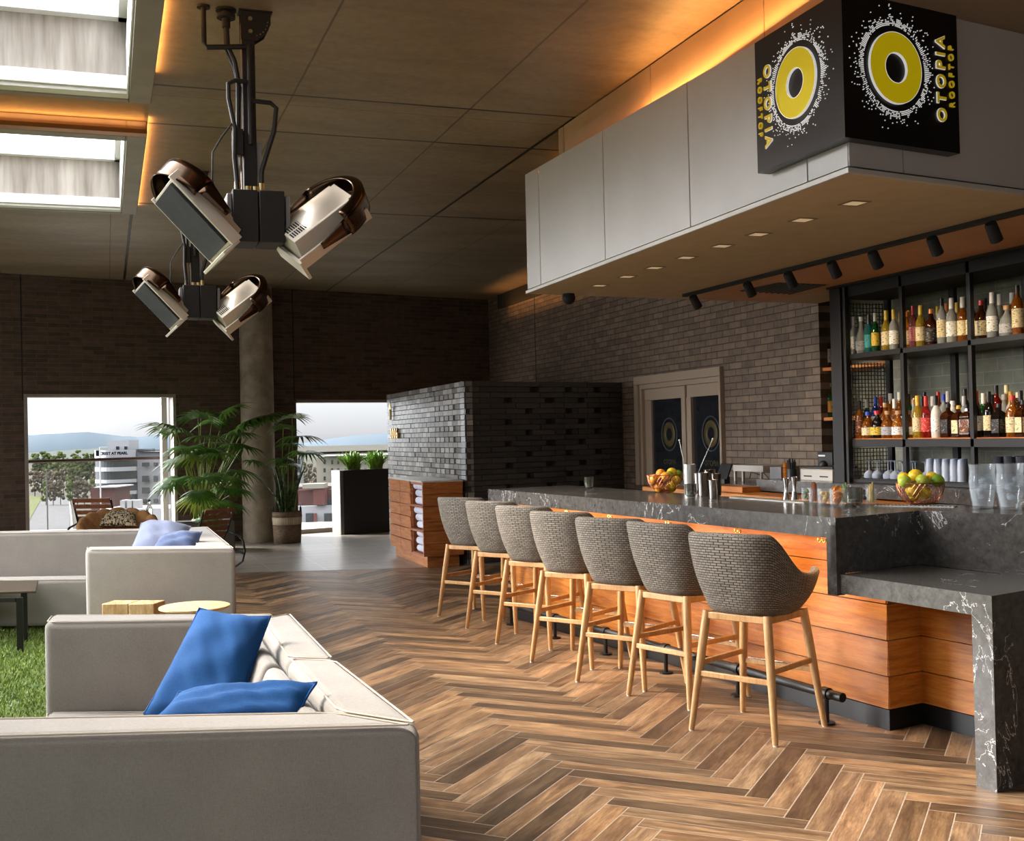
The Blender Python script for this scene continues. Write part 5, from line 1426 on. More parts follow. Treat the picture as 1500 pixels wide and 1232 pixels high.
#        px   type    glass cap  label  extra
B = {'up': [(1250, 'std', CL, silver, WH), (1263, 'round', CL, CL, silver), (1275, 'std', TE, DK, TE), (1287, 'slim', GR, silver, YE), (1301, 'std', YE, YE, cream), (1313, 'std', CL, YE, WH), (1330, 'wide', OR, OR, cream), (1341, 'slim', PK, RD, PK), (1353, 'std', YE, YE, cream), (1366, 'wide', BR, OR, DK), (1384, 'tall', CL, DK, cream), (1399, 'std', CL, WH, WH), (1413, 'std', AM, WH, cream), (1428, 'std', BR, silver, cream), (1440, 'wide', BR, RD, cream), (1459, 'std', CL, WH, WH), (1478, 'squat', CL, cork, silver), (1496, 'tall', AM, DK, cream)],
     'upb': [(1256, 'std', DK, DK, silver), (1322, 'std', CL, YE, WH), (1334, 'std', CL, OR, WH), (1377, 'std', CL, YE, cream), (1392, 'std', AM, OR, cream), (1405, 'std', CL, YE, cream), (1446, 'std', BR, DK, WH), (1468, 'std', CL, WH, WH), (1486, 'std', AM, WH, cream)],
     'f': [(1260, 'std', AM, DK, BR), (1273, 'squat', AM, BL, cream), (1284, 'squat', DK, RD, YE), (1300, 'squat', AM, cork, silver), (1314, 'squat', OR, cork, WH), (1332, 'squat', AM, cork, WH), (1345, 'std', YE, YE, cream), (1358, 'std', RD, RD, RD), (1372, 'std', WH, DK, WH), (1388, 'square', BR, DK, DK), (1404, 'square', BR, gold, cream), (1417, 'square', BR, DK, BR), (1429, 'std', DK, RD, WH), (1448, 'std', DK, DK, cream), (1464, 'square', DK, DK, DK), (1484, 'wide', AM, RD, cream), (1499, 'square', BR, DK, cream)],
     'm': [(1266, 'slim', GR, silver, WH), (1282, 'tall', BL, BL, silver), (1295, 'wide', AM, cork, WH), (1309, 'std', AM, WH, cream), (1327, 'tall', DK, DK, silver), (1338, 'round', CL, cork, cream), (1352, 'std', AM, DK, WH), (1366, 'std', CL, WH, WH), (1382, 'tall', CL, BL, silver), (1395, 'wide', WH, WH, WH), (1411, 'std', CL, silver, cream), (1426, 'std', DK, DK, DK), (1442, 'std', GR, WH, WH), (1454, 'std', RD, DK, WH), (1470, 'round', CL, silver, silver), (1480, 'std', WH, gold, cream), (1494, 'std', BR, DK, cream)],
     'b': [(1250, 'slim', GR, DK, RD), (1262, 'std', WH, silver, WH), (1272, 'std', RD, RD, WH), (1306, 'tall', AM, silver, gold), (1318, 'tall', AM, WH, WH), (1332, 'std', GR, DK, cream), (1341, 'round', CL, cork, cream), (1356, 'tall', AM, DK, gold), (1374, 'tall', AM, RD, silver), (1390, 'std', DK, silver, silver), (1412, 'tall', DK, DK, WH), (1432, 'std', RD, RD, WH), (1444, 'wide', AM, gold, gold), (1458, 'tall', RD, DK, WH), (1474, 'tall', AM, cream, WH), (1492, 'wide', BR, cream, cream)]}
used_lab = {}
for rk, lst in B.items():
    z, X, rn = rows[rk]; k = 0
    for (x, ty, gc, cc, lc) in lst:
        p = atx(x, 600, X); 
        if p.y > 7.86: p.y = 7.86-k*.0
        opaque = gc in (DK, WH); sq = ty == 'square'
        hs = 1.06 if rk in ('up', 'upb') else (1.12 if rk == 'b' else 1.02)
        b_ = bottle(ty, gc, cc, lc, .15 if opaque else .7, neck=cc if ty in ('std', 'tall', 'slim') else None, s=hs*rnd(.97, 1.04), square=sq)
        b_.location = (X+rnd(-.012, .012), p.y, z); b_.rotation_euler = (0, 0, rnd(-.2, .2) if sq else rnd(0, 6)); b_.name = 'liquor_bottle'
        la = '%s glass %s with %s cap and %s label' % (CN[gc], TYN[ty], CN[cc], CN[lc])
        tag(b_, '%s, %s of the %s' % (la, ORD[k], {'up': 'upper shelf front', 'upb': 'upper shelf back', 'f': 'lower shelf front', 'm': 'lower shelf middle row', 'b': 'lower shelf back'}[rk]) if False else '%s %s, %s cap, %s label, %s from left, %s' % (CN[gc], TYN[ty], CN[cc], CN[lc], ORD[k], {'up': 'upper shelf front', 'upb': 'upper shelf back', 'f': 'lower shelf front', 'm': 'lower shelf middle', 'b': 'lower shelf back'}[rk]), 'bottle', 'liquor bottles on the back bar shelves')
        k += 1
for z, c, y, la in ((2.06, BR, 8.62, 'slim brown bottle alone on the upper alcove shelf'), (1.60, GR, 8.62, 'green bottle with orange and white label alone on the lower alcove shelf')):
    b_ = bottle('tall' if c == BR else 'std', c, silver, (210, 150, 60) if c == GR else silver, .6, s=1.05); 
    q = atx(1212 if c == BR else 1213.5, 500, 6.36); b_.location = (6.36, q.y, z); b_.name = 'liquor_bottle'; tag(b_, la, 'bottle')
# ------------------------------------------------------------------ glassware on the bottom shelf
m_gw = NT('frosted_glassware'); m_gw.inp(Base_Color=lin((205, 215, 235)), Roughness=.15, IOR=1.3); m_gw.b.inputs['Transmission Weight'].default_value = .45; m_gw = m_gw.m
wg = None
mat_ = thing('bar_mat', 'black ribbed mat under the upturned glasses on the back counter', 'mat', (5.9, 7.1, 1.085)); MB().box(-.2, .2, -.75, .6, 0, .008).build('mat', m_blackm, mat_)
xs_ = [1273, 1285, 1301, 1311, 1322, 1337, 1355]
k = 0
for r, X in enumerate((5.78, 5.90)):
    for x in xs_[: 7 if r == 0 else 6]:
        y = atx(x+(r*4), 690, X).y; S_ = 1.
        if wg is None:
            wg = thing('wine_glass', '', 'glass', (0, 0, 0), 0, 'upturned wine glasses on the back bar')
            MB().lathe([(.036, 0), (.042, .012), (.040, .035), (.022, .055), (.006, .064), (.0035, .075), (.0032, .128), (.008, .133), (.034, .137), (.034, .139), (0, .139)], 20).build('bowl_and_stem', m_gw, wg); o = wg
        else: o = copy_tree(wg)
        o.location = (X, y, 1.093); o['label'] = 'upturned stemmed glass, %s from the left in the %s row' % (ORD[x_i] if False else ORD[xs_.index(x)], ['front', 'back'][r])
tg = None
for r, X in enumerate((5.80, 5.93)):
    for i, x in enumerate((1362, 1374, 1386, 1398, 1409)):
        y = atx(x+r*3, 690, X).y
        if tg is None:
            tg = thing('stacked_tumblers', '', 'glass', (0, 0, 0), 0, 'tumbler stacks on the back bar')
            for kz in range(3): MB().lathe([(.034, 0), (.027, .085), (.0, .085)], 16).build('tumbler', m_gw, tg, loc=(0, 0, kz*.038))
            o = tg
        else: o = copy_tree(tg)
        o.location = (X, y, 1.093); o['label'] = 'tall stack of upturned clear tumblers, %s from left, %s row' % (ORD[i], ['front', 'back'][r])
tb0 = None
for i in range(9):
    y = 6.30-(i % 5)*.11; X = 5.80+(i//5)*.13
    if tb0 is None:
        tb0 = thing('rocks_glass', '', 'glass', (0, 0, 0), 0, 'stacked rocks glasses at the shelf end')
        for kz in range(3): MB().lathe([(.0, .0), (.036, 0), (.042, .07), (.038, .07), (.033, .01), (0, .01)], 16).build('tumbler', plain('smoky_glass', (70, 70, 76), .08) if kz == 0 else MATS['smoky_glass'], tb0, loc=(0, 0, kz*.062))
        o = tb0
    else: o = copy_tree(tb0)
    o.location = (X, y, 1.086); o['label'] = 'stack of dark clear rocks glasses, %s from the post, %s row' % (ORD[i % 5], ['front', 'back'][i//5])

# ================================================================== ON THE BAR TOP
m_copper = plain('copper_wire', (205, 130, 96), .3, 1.)
n = NT('citrus_yellow'); f = n.noise(n.coords(), 90, 2); n.col(n.ramp(f, [(.3, lin((222, 176, 20))), (.7, lin((240, 204, 50)))])); n.bump(f, .3, .002); n.inp(Roughness=.4); m_lem = n.m
m_ora = noisy('citrus_orange', (226, 130, 20), (240, 160, 50), 60, .45, .2); m_lime = noisy('citrus_green', (90, 140, 24), (150, 180, 50), 20, .4, .2); m_lime2 = noisy('citrus_yellow_green', (170, 190, 60), (200, 206, 80), 20, .4, .2)
def bowl(c, R, H, label, fruits, sc_lab):
    t = thing('wire_bowl', label, 'bowl', c)
    prof = lambda v: (.42*R+(R-.42*R)*math.sin(v*PI/2)**.9, H*(.12+.88*(1-cos(v*PI/2))**.9))
    mb = MB(); N = 30; V = 12
    for s_ in (-1, 1):
        for k in range(N):
            pts = []
            for j in range(V+1):
                v = j/V; r, z = prof(v); a = 2*PI*k/N+s_*v*.9; pts.append((r*cos(a), r*sin(a), z))
            mb.tube(pts, .0013, 4, cap=False)
    mb.build('wire_lattice', m_copper, t)
    mb = MB(); mb.tube([(R*cos(a), R*sin(a), H) for a in [2*PI*k/40 for k in range(41)]], .003, 6, cap=False)
    r0, z0 = prof(0); mb.lathe([(0, z0), (r0+.004, z0), (r0*.8, z0-.008), (r0*.85, 0), (r0*.75, 0), (r0*.7, z0-.006), (0, z0-.006)], 32); mb.build('rim_and_foot', m_copper, t)
    for i, (x, y, z, r, m_, lb, sq) in enumerate(fruits):
        f_ = thing('citrus_fruit', lb, 'fruit', Vector(c)+Vector((x, y, z)), rnd(0, 3), 'citrus in the copper bowls')
        mb = MB(); mb.sphere((0, 0, 0), r, 12, (sq, 1, 1)); mb.build('fruit', m_, f_); MB().sphere((r*sq, 0, 0), r*.14, 6).build('stem_end', m_, f_)
    return t
c1 = atz(974, 721, HC); c2 = atz(1349, 741, HC)
def fr(pxs, c, D0, H0, nm):
    out = []
    for (x, y, dd_, r, m_, lb, sq) in pxs:
        p = atd(x, y, D0+dd_)-c; out.append((p.x, p.y, p.z, r, m_, lb, sq))
    return out
D1, D2 = D_of(c1), D_of(c2)
bowl(c1, .125, .125, 'far copper wire bowl of oranges and limes on the bar top', fr([(959, 702, -.05, .036, m_ora, 'orange at the left of the far bowl', 1), (975, 699, -.06, .038, m_ora, 'orange in front middle of the far bowl', 1), (990, 704, -.02, .034, m_lem, 'yellow lemon at the right rim of the far bowl', 1.1), (984, 692, .03, .033, m_lem, 'yellow lemon on top of the far bowl', 1.15), (993, 695, .05, .032, m_lime, 'green lime at the right of the far bowl', 1.1), (980, 696, -.0, .03, m_lime, 'green lime behind the oranges in the far bowl', 1.1), (966, 714, -.03, .036, m_ora, 'orange low inside the far bowl at left', 1), (983, 714, -.02, .036, m_lem, 'lemon low inside the far bowl', 1.1), (968, 694, .04, .035, m_ora, 'orange at the back of the far bowl', 1)], c1, D1, 0, ''), '')
bowl(c2, .125, .125, 'near copper wire bowl of lemons and limes on the bar top', fr([(1324, 701, .03, .033, m_lem, 'lemon at the left rear of the near bowl', 1.1), (1325, 705, -.04, .034, m_lime2, 'yellow green lime at the left of the near bowl', 1.1), (1341, 697, .0, .036, m_lem, 'bright lemon on top of the near bowl', 1.1), (1351, 704, -.05, .033, m_lime2, 'pale green lime at the front middle of the near bowl', 1.1), (1365, 700, .03, .033, m_lem, 'lemon right of the middle in the near bowl', 1.1), (1373, 704, -.02, .034, m_lime, 'dark green lime at the right of the near bowl', 1.15), (1336, 718, -.04, .035, m_lem, 'lemon inside the near bowl seen through the wire', 1.1), (1355, 722, -.02, .034, m_lem, 'lemon low in the near bowl at right', 1.1), (1340, 726, .0, .030, m_lem, 'lemon at the bottom of the near bowl', 1.1)], c2, D2, 0, ''), '')
def aglass(name, c, alpha, rough=.03):
    n = NT(name); n.inp(Base_Color=lin(c), Roughness=rough, IOR=1.5); n.b.inputs['Specular IOR Level'].default_value = 1.
    lw = n.add('ShaderNodeLayerWeight'); lw.inputs['Blend'].default_value = .55; n.link(n.math('ADD', n.math('MULTIPLY', lw.outputs['Facing'], .24), alpha), n.b.inputs['Alpha']); return n.m
m_clr = aglass('clear_tumbler_glass', (225, 232, 236), .05); m_smoke = aglass('smoked_glass', (72, 70, 58), .45); m_water = aglass('water', (170, 186, 196), .05)
def candle(px, label, r=.036, h=.095):
    p = atz(px[0], px[1], HC); t = thing('votive_glass', label, 'glass', p)
    MB().lathe([(0, .006), (r*.6, .006), (r*.95, .022), (r, .05), (r*.98, h), (r*.93, h), (r*.93, .05), (r*.85, .028), (0, .018)], 24).build('glass_cup', m_smoke, t)
    MB().cyl(0, 0, .02, .04, r*.6).build('candle', m_white, t); return t
candle((863, 717), 'small smoked votive glass near the far end of the bar top')
candle((1012, 729), 'ribbed clear votive glass in front of the steel tins', .040, .09)
candle((1251, 742), 'smoked votive glass in front of the garnish jars', .048, .105)
def tin(x, y, r, h, label, r1=None, group='steel shaker tins on the bar top'):
    p = atz(x, y, HC); t = thing('shaker_tin', label, 'shaker tin', p, 0, group); r1 = r1 or r*1.18
    MB().lathe([(0, 0), (r*.9, 0), (r, .006), (r1, h), (r1+.002, h+.003), (r1-.002, h), (r*.9, .01), (0, .01)], 28).build('tin_body', m_steel, t); MB().tube([(r1*cos(a), r1*sin(a), h) for a in [2*PI*k/28 for k in range(29)]], .0018, 6, cap=False).build('rim', m_steel, t); return t
tin(1031, 727, .036, .155, 'tall steel shaker tin, left one of the shiny group'); tin(1040, 722, .034, .16, 'tall steel shaker tin at the back of the shiny group'); tin(1050, 726, .03, .145, 'steel shaker tin, rightmost of the tall ones'); tin(1045, 731, .026, .12, 'short steel tin at the front of the shiny group'); tin(1024, 723, .028, .14, 'steel tin just behind the ribbed votive glass')
t = thing('utensil_holder', 'pale cylindrical holder with two long bar spoons', 'holder', atz(1011, 722, HC)); MB().lathe([(0, 0), (.042, 0), (.042, .20), (.039, .20), (.039, .01), (0, .01)], 28).build('cylinder', noisy('pale_zinc', (176, 172, 166), (200, 196, 190), 5, .35, metal=.5), t)
b0 = atz(1011, 722, HC); Db = D_of(b0)
for (a, b, la) in (((1008, 690), (995, 645), 'long bar spoon leaning left out of the pale holder'), ((1016, 690), (1044, 643), 'long white-tipped stirrer leaning right out of the pale holder')):
    p, q = atd(a[0], a[1]+18, Db), atd(b[0], b[1], Db+.02); t = thing('bar_spoon', la, 'spoon', p); MB().tube([(0, 0, 0), q-p], .003, 8).build('shaft', m_steel, t); MB().sphere(q-p, .007, 8).build('knob', m_white, t)
def jig(x, y, la):
    t = thing('jigger', la, 'jigger', atz(x, y, HC), 0, 'steel jiggers on the bar top'); MB().lathe([(0, 0), (.024, 0), (.016, .04), (.009, .066), (.012, .09), (.021, .138), (.0195, .138), (.008, .07), (0, .068)], 22).build('double_cone', m_steel, t); return t
jig(1152, 734, 'tall steel jigger, left one of the pair'); jig(1164, 732, 'tall steel jigger, right one of the pair')
def gjar(x, y, r, h, label, fill, glassm=m_clr):
    p = atz(x, y, HC); t = thing('garnish_jar', label, 'jar', p, 0, 'garnish jars on the bar top')
    MB().lathe([(0, 0), (r*.9, 0), (r*.95, .004), (r, h), (r*.95, h), (r*.88, .012), (0, .012)], 24).build('glass_cup', glassm, t)
    mb = MB()
    for k in range(14):
        a = rnd(0, 6.3); q = rnd(0, r*.55); z = .022+rnd(0, h*.62)
        if fill[1] == 'ball': mb.sphere((q*cos(a), q*sin(a), z), r*.28, 6)
        elif fill[1] == 'slice':
            M_ = Matrix.Translation((q*.5*cos(a), q*.5*sin(a), z+.01)) @ Matrix.Rotation(rnd(-1, 1), 4, 'Y') @ Matrix.Rotation(rnd(0, 3), 4, 'X'); mb.lathe([(0, -.002), (r*.6, -.002), (r*.6, .002), (0, .002)], 14, M=M_)
        else: mb.tube([(q*cos(a), q*sin(a), .015), (q*cos(a+.6)*1.1, q*sin(a+.6)*1.1, z+.05)], .004, 6)
    mb.build('contents', fill[0], t)['kind'] = 'stuff'; return t
m_cin = noisy('cinnamon', (130, 70, 36), (170, 100, 60), 20, .7); m_ging = noisy('ginger', (190, 160, 90), (214, 190, 120), 20, .7); m_berry = plain('dark_cherries', (26, 12, 16), .3); m_herb = noisy('herbs', (80, 110, 50), (120, 140, 70), 20, .7)
for (x, y, r, h, la, fl) in ((1181, 736, .026, .085, 'slim glass of green pickles left of the garnish jars', (m_herb, 'ball')), (1194, 738, .034, .088, 'glass jar of brown cinnamon sticks', (m_cin, 'stick')), (1209, 740, .042, .092, 'glass jar of pale ginger pieces', (m_ging, 'ball')), (1227, 741, .042, .092, 'glass jar of bright orange slices', (m_ora, 'slice')), (1238, 739, .036, .092, 'glass jar of green herbs behind the smoked votive', (m_herb, 'stick')), (1264, 738, .036, .09, 'glass jar of dark cherries right of the smoked votive', (m_berry, 'ball')), (1277, 739, .03, .088, 'narrow glass jar of pale sticks at the right of the garnishes', (m_ging, 'stick'))): gjar(x, y, r, h, la, fl)
def pitcher(x, y, label, s=1.):
    p = atz(x, y, HC); t = thing('water_pitcher', label, 'pitcher', p, 0, 'glass pitchers of iced water')
    MB().lathe([(0, 0), (.050, 0), (.053, .006), (.068, .10), (.072, .15), (.066, .205), (.070, .245), (.067, .245), (.063, .205), (.068, .15), (.064, .10), (.049, .016), (0, .014)], 32).build('glass_body', m_clr, t)
    MB().lathe([(0, .017), (.047, .018), (.0625, .10), (.0665, .15), (.0625, .188), (0, .188)], 32).build('water', m_water, t)
    hd_ = MB().tube([(.060, -.02, .215), (.095, -.03, .222), (.112, -.035, .18), (.10, -.032, .125), (.072, -.022, .09)], .008, 10).build('handle', m_clr, t)
    mb = MB()
    for k in range(10):
        a = rnd(0, 6.3); q = rnd(0, .03); z = rnd(.06, .165); c = Vector((q*cos(a), q*sin(a), z)); R_ = Matrix.Rotation(rnd(0, 3), 3, 'X') @ Matrix.Rotation(rnd(0, 3), 3, 'Z'); h = .013
        mb.obox(c, R_ @ Vector((h, 0, 0)), R_ @ Vector((0, h, 0)), R_ @ Vector((0, 0, h)))
    mb.build('ice_cubes', aglass('ice_%d' % int(x), (190, 200, 210), .16), t, bev=.003)['kind'] = 'stuff'
    for v in KIDS(t): pass
    t.scale = (s, s, s*1.0); return t
pitcher(1440, 745, 'glass pitcher of iced water, left one of the pair', .93); pitcher(1481, 747, 'glass pitcher of iced water, nearer the right picture edge', .95)
p = atz(1530, 749, HC)
# service rail edge: pale bar mats along the back edge of the bar top
for (a, b, la) in (((1075, 729), (1185, 737), 'long pale ribbed bar mat along the back edge of the bar top'), ((1283, 741), (1400, 743), 'pale fringed bar mat behind the near copper bowl')):
    p, q = atz(*a, HC), atz(*b, HC); d = (q-p).normalized(); n_ = Vector((-d.y, d.x, 0)); n_ = n_ if n_.x > 0 else -n_
    t = thing('bar_mat', la, 'mat', (p.x, p.y, HC)); mb = MB(); L_ = (q-p).length; mb.obox((d*L_/2)+Vector((0, 0, .002)), d*L_/2, n_*.035, (0, 0, .002))
    k = 0
    while k*.02 < L_-.01: mb.obox(d*(k*.02+.01)+Vector((0, 0, .006)), d*.003, n_*.034, (0, 0, .003)); k += 1
    mb.build('mat', plain('mat_'+str(len(la)), (170, 166, 158), .6), t, smooth=False)

# ================================================================== BACK COUNTER GEAR
m_lt = plain('pale_appliance', (186, 178, 168), .35, .2); m_dk = plain('dark_plastic', (36, 34, 34), .45); m_grn = plain('grey_panel', (140, 138, 140), .4, .4)
def gear(px0, px1, X, zb_): return atx(px0, 700, X).y, atx(px1, 700, X).y
ZG = 1.0
y0, y1 = gear(1074, 1118, 5.85, ZG)
t = thing('white_riser', 'white riser shelf on slim legs on the back counter', 'riser', (5.85, (y0+y1)/2, ZG)); L_ = abs(y0-y1)
z_a, z_b = atx(1095, 691, 5.85).z, atx(1095, 683, 5.85).z
MB().box(0, .32, -L_/2, L_/2, z_a-ZG, z_b-ZG+.01).build('shelf_board', m_lt, t, bev=.003)
for yy in (-L_*.42, L_*.18, L_*.45): MB().box(.0, .02, yy-.012, yy+.012, 0, z_a-ZG).build('leg', m_lt, t)
mb = MB(); mb.tube([(.12, -.2, .02), (.1, -.1, .1), (.13, 0, .06), (.1, .1, .09), (.14, .2, .02)], .004, 6); mb.build('cable', m_blackm, t)
y0, y1 = gear(1128, 1144, 5.8, ZG)
t = thing('grey_display_stand', 'grey metal stand with a slanted side beside the white riser', 'stand', (5.8, (y0+y1)/2, ZG)); L_ = abs(y0-y1)/2
MB().box(0, .2, -L_, L_, 0, atx(1136, 684, 5.8).z-ZG).build('panel', m_grn, t, bev=.003); 
y0, y1 = gear(1147, 1157, 5.85, ZG)
t = thing('amber_bottle_rack', 'small amber jars stacked left of the knives on the back counter', 'jar', (5.85, (y0+y1)/2, ZG))
for k in range(4): MB().cyl(0, 0, k*.05, k*.05+.046, .03).build('jar', gm_(AM, .3), t)
y0, y1 = gear(1154, 1166, 5.8, ZG)
t = thing('knife_holder', 'black holder of dark utensils on the back counter', 'holder', (5.8, (y0+y1)/2, ZG)); MB().cyl(0, 0, 0, .14, .045).build('cup', m_dk, t)
mb = MB()
for k in range(9): a = k*.7; mb.tube([(.02*cos(a), .02*sin(a), .1), (.035*cos(a), .035*sin(a), .22+rnd(-.02, .02))], .007, 6)
mb.build('handles', m_dk, t)
y0, y1 = gear(1172, 1219, 5.72, ZG)
t = thing('toaster_oven', 'pale metal appliance with two dark slots on the back counter', 'appliance', (5.72, (y0+y1)/2, ZG)); L_ = abs(y0-y1)/2
zt = atx(1195, 687, 5.72).z-ZG
MB().box(0, .3, -L_, L_, .015, zt).build('body', m_lt, t, bev=.012)
for s_ in (-1, 1): MB().box(-.002, .002, s_*L_*.5-L_*.25, s_*L_*.5+L_*.25, zt*.55, zt*.62).build('slot', m_blackm, t)
MB().box(.02, .28, -L_*.9, L_*.9, zt, zt+.02).build('black_top', m_dk, t, bev=.005); MB().sphere((.1, .03, zt+.03), .04, 8).build('knob', m_dk, t)
# register screen
p = atx(1061, 695, 5.5)
t = thing('register_screen', 'dark tilted register screen seen from behind left of the white riser', 'screen', (5.5, p.y, .945))
MB().box(-.03, .03, -.05, .05, 0, .12).build('stand', m_dk, t); MB().obox((0, 0, .17), (0, .10, 0), (.03, 0, .07), (.008, 0, -.004)).build('screen', m_dk, t, bev=.004)
MB().box(-.06, .0, -.03, .05, 0, .06).build('card_reader', m_lt, t, bev=.004)
t = thing('wood_drawer_unit', 'orange wooden drawer top beside the register screen', 'drawer unit', (5.3, p.y-.3, .945)); 
MB().box(0, .3, -.35, .35, 0, .05).build('top', m_orng, t, bev=.003)
# pos terminal right of the pier
p = atx(1207, 672, 6.0)
t = thing('payment_terminal', 'dark wall terminal with a pale lit strip beside the black post', 'terminal', (6.0, p.y, p.z)); MB().box(0, .12, -.12, .10, -.08, .06).build('body', m_dk, t, bev=.006); MB().box(-.003, .0, -.02, .08, .02, .034).build('display', plain('terminal_display', (220, 225, 225), .3), t)
MB().box(.02, .1, -.02, .02, 1.0-p.z, -.08).build('stand', m_dk, t)
# ================================================================== CEILING HEATERS
m_hood = plain('bronze_hood', (78, 62, 50), .2, 1.); m_hw = noisy('heater_white', (196, 184, 168), (214, 204, 190), 4, .4, metal=.3)
m_cer = noisy('ceramic_panel', (20, 19, 18), (38, 36, 34), 14, .8); m_box = plain('heater_box', (30, 25, 23), .55, .2)
def head(t, M):
    # local: x along the length (0 at low end .. .44 at high end), y across, z = back of the lamp (emitter faces -z)
    L_, W_, H_ = .37, .26, .11
    h = MB(); h.add([(0, -W_/2, 0), (L_, -W_/2, 0), (L_, W_/2, 0), (0, W_/2, 0), (.02, -W_*.36, H_), (L_-.03, -W_*.36, H_), (L_-.03, W_*.36, H_), (.02, W_*.36, H_)],
                    [[0, 1, 5, 4], [1, 2, 6, 5], [2, 3, 7, 6], [3, 0, 4, 7], [4, 5, 6, 7], [3, 2, 1, 0]]); h.xf(M); hs = h.build('heater_head', m_hw, t, bev=.004, smooth=False)
    mb = MB()
    for s_ in (-1, 1): mb.obox((L_/2, s_*(W_/2+.004), .02), (L_/2+.01, 0, 0), (0, .006, 0), (0, 0, .03))
    mb.obox((-.012, 0, -.02), (.008, 0, 0), (0, W_/2+.008, 0), (0, 0, .05)); mb.xf(M); mb.build('reflector_edge', m_hw, hs, bev=.002)
    mb = MB(); mb.obox((L_/2, 0, -.012), (L_/2-.015, 0, 0), (0, W_/2-.014, 0), (0, 0, .008)); mb.xf(M); mb.build('ceramic_panel', m_cer, hs, bev=.002)
    mb = MB()
    for k in range(9):
        for j in range(2): mb.obox((.035+k*.012, -.045+j*.05, H_+.001), (.0035, 0, 0), (0, .019, 0), (0, 0, .0015))
    mb.xf(M); mb.build('vent_slots', m_blackm, hs, smooth=False)
    mb = MB(); mb.grid(lambda u, v: Vector((.10+.26*v, (-.5+u)*.16, H_+.035*sin(PI*u)*sin(PI*min(1, v*1.1)))), 12, 12); mb.xf(M); mb.build('gas_cover', m_hw, hs)
    # curved polished hood wrapping the upper end
    mb = MB(); R_ = .18
    def hood(u, v):
        a = PI*(.0+1.0*u); rr = R_*(1-.06*v)
        return Vector((L_-.12+rr*sin(a)*1.1, -cos(a)*rr*.98, H_*.3+.075-.105*v))
    mb.grid(hood, 26, 4); mb.grid(lambda u, v: Vector((L_-.12+R_*sin(PI*u)*1.1*(1-v*.22), -cos(PI*u)*R_*.98*(1-v*.22), H_*.3+.075+.02*sin(v*PI/2))), 26, 3, flip=True)
    for s_ in (-1, 1): mb.grid(lambda u, v: Vector((L_-.12-u*.15, s_*R_*.98, H_*.3+.075-.085*v*(1-u*.6)-.03*u)), 6, 2)
    mb.xf(M); mb.build('curved_hood', m_hood, hs, solid=.004)
